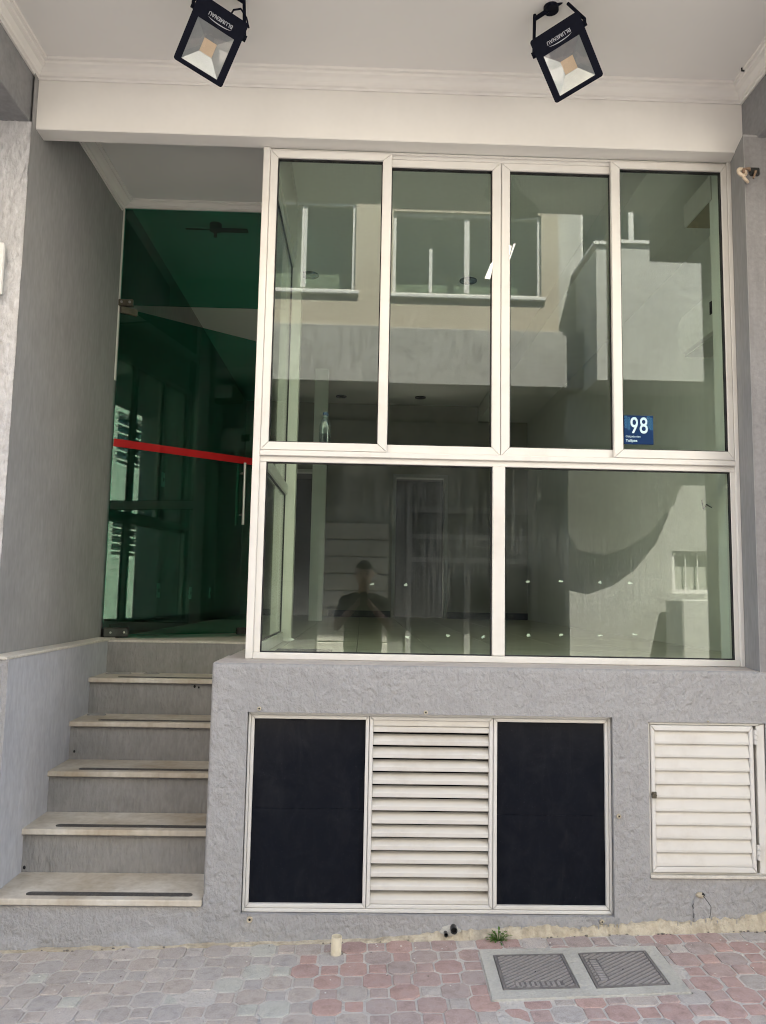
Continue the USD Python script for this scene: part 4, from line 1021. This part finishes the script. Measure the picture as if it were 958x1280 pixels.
aw = thing('added_awning', 'added dark canvas mirrored as the rounded shadow in the lower right pane', 'added_awning', (3.75, OY - .04, 0))  # added canvas, outlined to mirror as the rounded shadow in the glass
AWN = plain('added_awning_canvas', (.075, .077, .066), .85, var=.15)
pro = [(-.85, 3.45), (-.85, 2.38), (-.70, 2.16), (-.36, 2.09), (.0, 2.22), (.33, 2.45), (.66, 2.85), (.84, 3.25), (.88, 3.45)]
ac_ = np.array(pro); front = np.c_[ac_[:, 0], np.full(len(ac_), .30), ac_[:, 1]]; back = np.c_[ac_[:, 0], np.full(len(ac_), .0), ac_[:, 1] + .25]
obj('valance', prism(Polygon(pro), 'y', .30, .32), AWN, aw)
rf = prism([(.0, 3.75), (.32, 3.451), (.30, 3.451), (.0, 3.73)], 'x', -.86, .88); obj('canopy', rf, AWN, aw)
for x in (-.8, .8): obj('arm', tube([(x, 0, 2.9), (x, .29, 3.42)], .014), DARKMETAL, aw)

wh = thing('white_house', 'white house farther along the street mirrored in the green door', 'house')
HY = -6.6
obj('wall', facade(7.6, 18, -.6, 9, HY, [(9.2, 10.6, 2.3, 3.5), (11.6, 13.0, 2.3, 3.5), (9.2, 10.6, 4.7, 6.1), (11.6, 13, 4.7, 6.1)]), WHITER, wh)
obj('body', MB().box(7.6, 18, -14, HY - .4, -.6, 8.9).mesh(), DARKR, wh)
for a, b, c_, d in ((9.2, 10.6, 2.3, 3.5), (11.6, 13.0, 2.3, 3.5), (9.2, 10.6, 4.7, 6.1), (11.6, 13, 4.7, 6.1)):
    w = thing('window', parent=wh); wm = mitred(a, b, c_, d, HY - .16, HY - .06, .07, .07, .07, .07)
    for q in range(5): wm.box(a + .07, b - .07, HY - .14, HY - .09, c_ + .16 + q * (d - c_) / 6, c_ + .2 + q * (d - c_) / 6)
    obj('frame', wm, WHITEF, w); obj('pane', cbox(a + .07, b - .07, HY - .16, HY - .155, c_ + .07, d - .07), FAR_GLASS, w)
gh = thing('grey_house', 'grey house farther down the street to the left', 'house')
obj('wall', facade(-20, -9.2, -1.0, 8.2, -6.8, [(-12.5, -11, 2, 3.4), (-16.5, -15, 2, 3.4), (-12.5, -11, 5, 6.4), (-16.5, -15, 5, 6.4)]), STAINED, gh)
obj('body', MB().box(-20, -9.2, -14, -7.2, -1, 8.1).mesh(), DARKR, gh)

# ------------------------------------------------------------------ the photographer, seen mirrored in the lower left pane
SKIN = plain('skin', (.46, .30, .22), .5, var=.05, scale=40); SHIRT = plain('dark_shirt', (.018, .019, .024), .85, var=.2, scale=60)
TROUS = plain('dark_trousers', (.03, .034, .05), .85, var=.2); SHOE = plain('shoe_black', (.02, .02, .02), .5); HAIR = plain('dark_hair', (.012, .010, .009), .5, var=.3, scale=200)
PXo, PYo = 0.02, -4.06
gz = float(ground_z(0.02)) + .004


def blob(chains, edge, it=10):
    tot = None
    for ch in chains:
        for (p, r), (q, s) in zip(ch[:-1], ch[1:]):
            a = m3.Manifold.sphere(r, 20).translate(tuple(map(float, p))); b = m3.Manifold.sphere(s, 20).translate(tuple(map(float, q)))
            h = m3.Manifold.batch_hull([a, b]); tot = h if tot is None else tot + h
    tot = tot.refine_to_length(edge); me = tot.to_mesh()
    t = trimesh.Trimesh(me.vert_properties[:, :3], me.tri_verts, process=True)
    trimesh.smoothing.filter_taubin(t, iterations=it); return t


def P(x, y, z): return np.array([PXo + x, PYo + y, gz + z])


person = thing('person', 'person in dark clothes holding up a phone, mirrored in the lower left pane', 'person', (0, 0, 0))
H0 = 0.055
head = [(P(0, .02, 1.66), .078), (P(0, .0, 1.735), .098)]
chains = [head, [(P(0, .045, 1.625), .050), (P(0, .02, 1.69), .075)], [(P(0, -.02, 1.46), .062), (P(0, -.005, 1.62), .056)],
          [(P(-.10, -.02, 1.42), .085), (P(.10, -.02, 1.42), .085)], [(P(-.09, -.02, 1.38), .105), (P(-.075, -.02, 1.12), .095), (P(-.08, -.01, .95), .105)], [(P(.09, -.02, 1.38), .105), (P(.075, -.02, 1.12), .095), (P(.08, -.01, .95), .105)],
          [(P(0, -.02, 1.35), .11), (P(0, -.02, 1.0), .11)]]
wrists = {}
for s in (-1, 1):
    sh, el, wr = P(s * .185, -.01, 1.42), P(s * .275, .12, 1.175), P(s * .075, .325, 1.395)
    wrists[s] = (el, wr)
    chains += [[(P(s * .10, -.02, 1.43), .07), (sh, .062), ((sh + el) / 2, .052), (el, .043), ((el + wr) / 2, .040), (wr, .027)],
               [(P(s * .085, -.005, .93), .098), (P(s * .10, .01, .50), .060), (P(s * .105, -.03, .30), .058), (P(s * .11, -.03, .09), .040)],
               [(P(s * .11, -.05, .045), .040), (P(s * .125, .12, .03), .030)]]
    pc = wr + np.array([-s * .022, .040, .035]); chains.append([(wr, .026), (pc, .026)])
    for f in range(4):
        b0 = pc + np.array([0, .012, .030 - f * .019]); L_ = (.040, .045, .042, .034)[f]
        b1 = b0 + np.array([-s * L_ * .5, .018, .004]); b2 = b1 + np.array([-s * L_ * .75, -.002, .002]); b3 = b2 + np.array([-s * L_ * .45, -.012, 0])
        chains.append([(b0, .0098), (b1, .0090), (b2, .0082), (b3, .0075)])
    t0 = pc + np.array([0, -.016, .012]); chains.append([(t0, .011), (t0 + np.array([-s * .02, -.004, .028]), .010), (t0 + np.array([-s * .034, .002, .045]), .0085)])
chains += [[(P(0, .108, 1.69), .013), (P(0, .085, 1.725), .011)]] + [[(P(s * .092, .0, 1.70), .016), (P(s * .096, -.005, 1.72), .017)] for s in (-1, 1)]
obj('body', blob(chains, .012, 6), SKIN, person, smooth=True)
sh_ch = [[(P(-.10, -.02, 1.43), .095), (P(.10, -.02, 1.43), .095)], [(P(-.09, -.02, 1.38), .122), (P(-.078, -.02, 1.12), .118), (P(-.082, -.015, .96), .122)], [(P(.09, -.02, 1.38), .122), (P(.078, -.02, 1.12), .118), (P(.082, -.015, .96), .122)], [(P(0, -.02, 1.36), .125), (P(0, -.02, .98), .125)]]
for s in (-1, 1):
    sh, el = P(s * .185, -.01, 1.42), wrists[s][0]; sh_ch.append([(P(s * .10, -.02, 1.43), .085), (sh, .078), (sh + (el - sh) * .62, .066)])
obj('shirt', blob(sh_ch, .02, 8), SHIRT, person, smooth=True)
tr_ch = [[(P(-.08, -.015, .92), .118), (P(.08, -.015, .92), .118)]]
for s in (-1, 1): tr_ch.append([(P(s * .085, -.005, .92), .112), (P(s * .10, .01, .50), .076), (P(s * .107, -.03, .12), .062)])
obj('trousers', blob(tr_ch, .025, 8), TROUS, person, smooth=True)
for s in (-1, 1): obj('shoe', blob([[(P(s * .11, -.06, .048), .046), (P(s * .125, .12, .042), .040), (P(s * .128, .17, .034), .032)]], .015, 6), SHOE, person, smooth=True)
obj('hair', blob([[(P(0, -.025, 1.76), .096), (P(0, .018, 1.79), .076)], [(P(0, -.045, 1.70), .080), (P(0, -.025, 1.76), .094)]], .012, 6), HAIR, person, smooth=True)
for s in (-1, 1):
    obj('eye', trimesh.creation.icosphere(2, .012).apply_translation(P(s * .033, .088, 1.722)), plain(f'eye_{"l" if s < 0 else "r"}', (.05, .04, .035), .2), person)
    obj('eyebrow', tube([P(s * .018, .100, 1.742), P(s * .05, .088, 1.744)], .004), HAIR, person)
obj('mouth', tube([P(-.022, .093, 1.645), P(0, .099, 1.643), P(.022, .093, 1.645)], .005), plain('lips', (.30, .13, .11), .5), person)
ph = thing('smartphone', 'black smartphone held up in both hands of the mirrored person', 'smartphone', (PXo, -3.632, 1.44))
obj('phone_body', cbox(-.037, .037, -.0045, .0045, -.078, .078, c=.003), BLACKPAINT, ph)
obj('camera_island', cbox(-.030, -.004, .0046, .0062, .040, .072, c=.001), DARKMETAL, ph)
obj('lens', MB().add(cyl((-.017, .006, .063), (-.017, .0072, .063), .006)).add(cyl((-.017, .006, .049), (-.017, .0072, .049), .006)).mesh(), GASKET, ph)
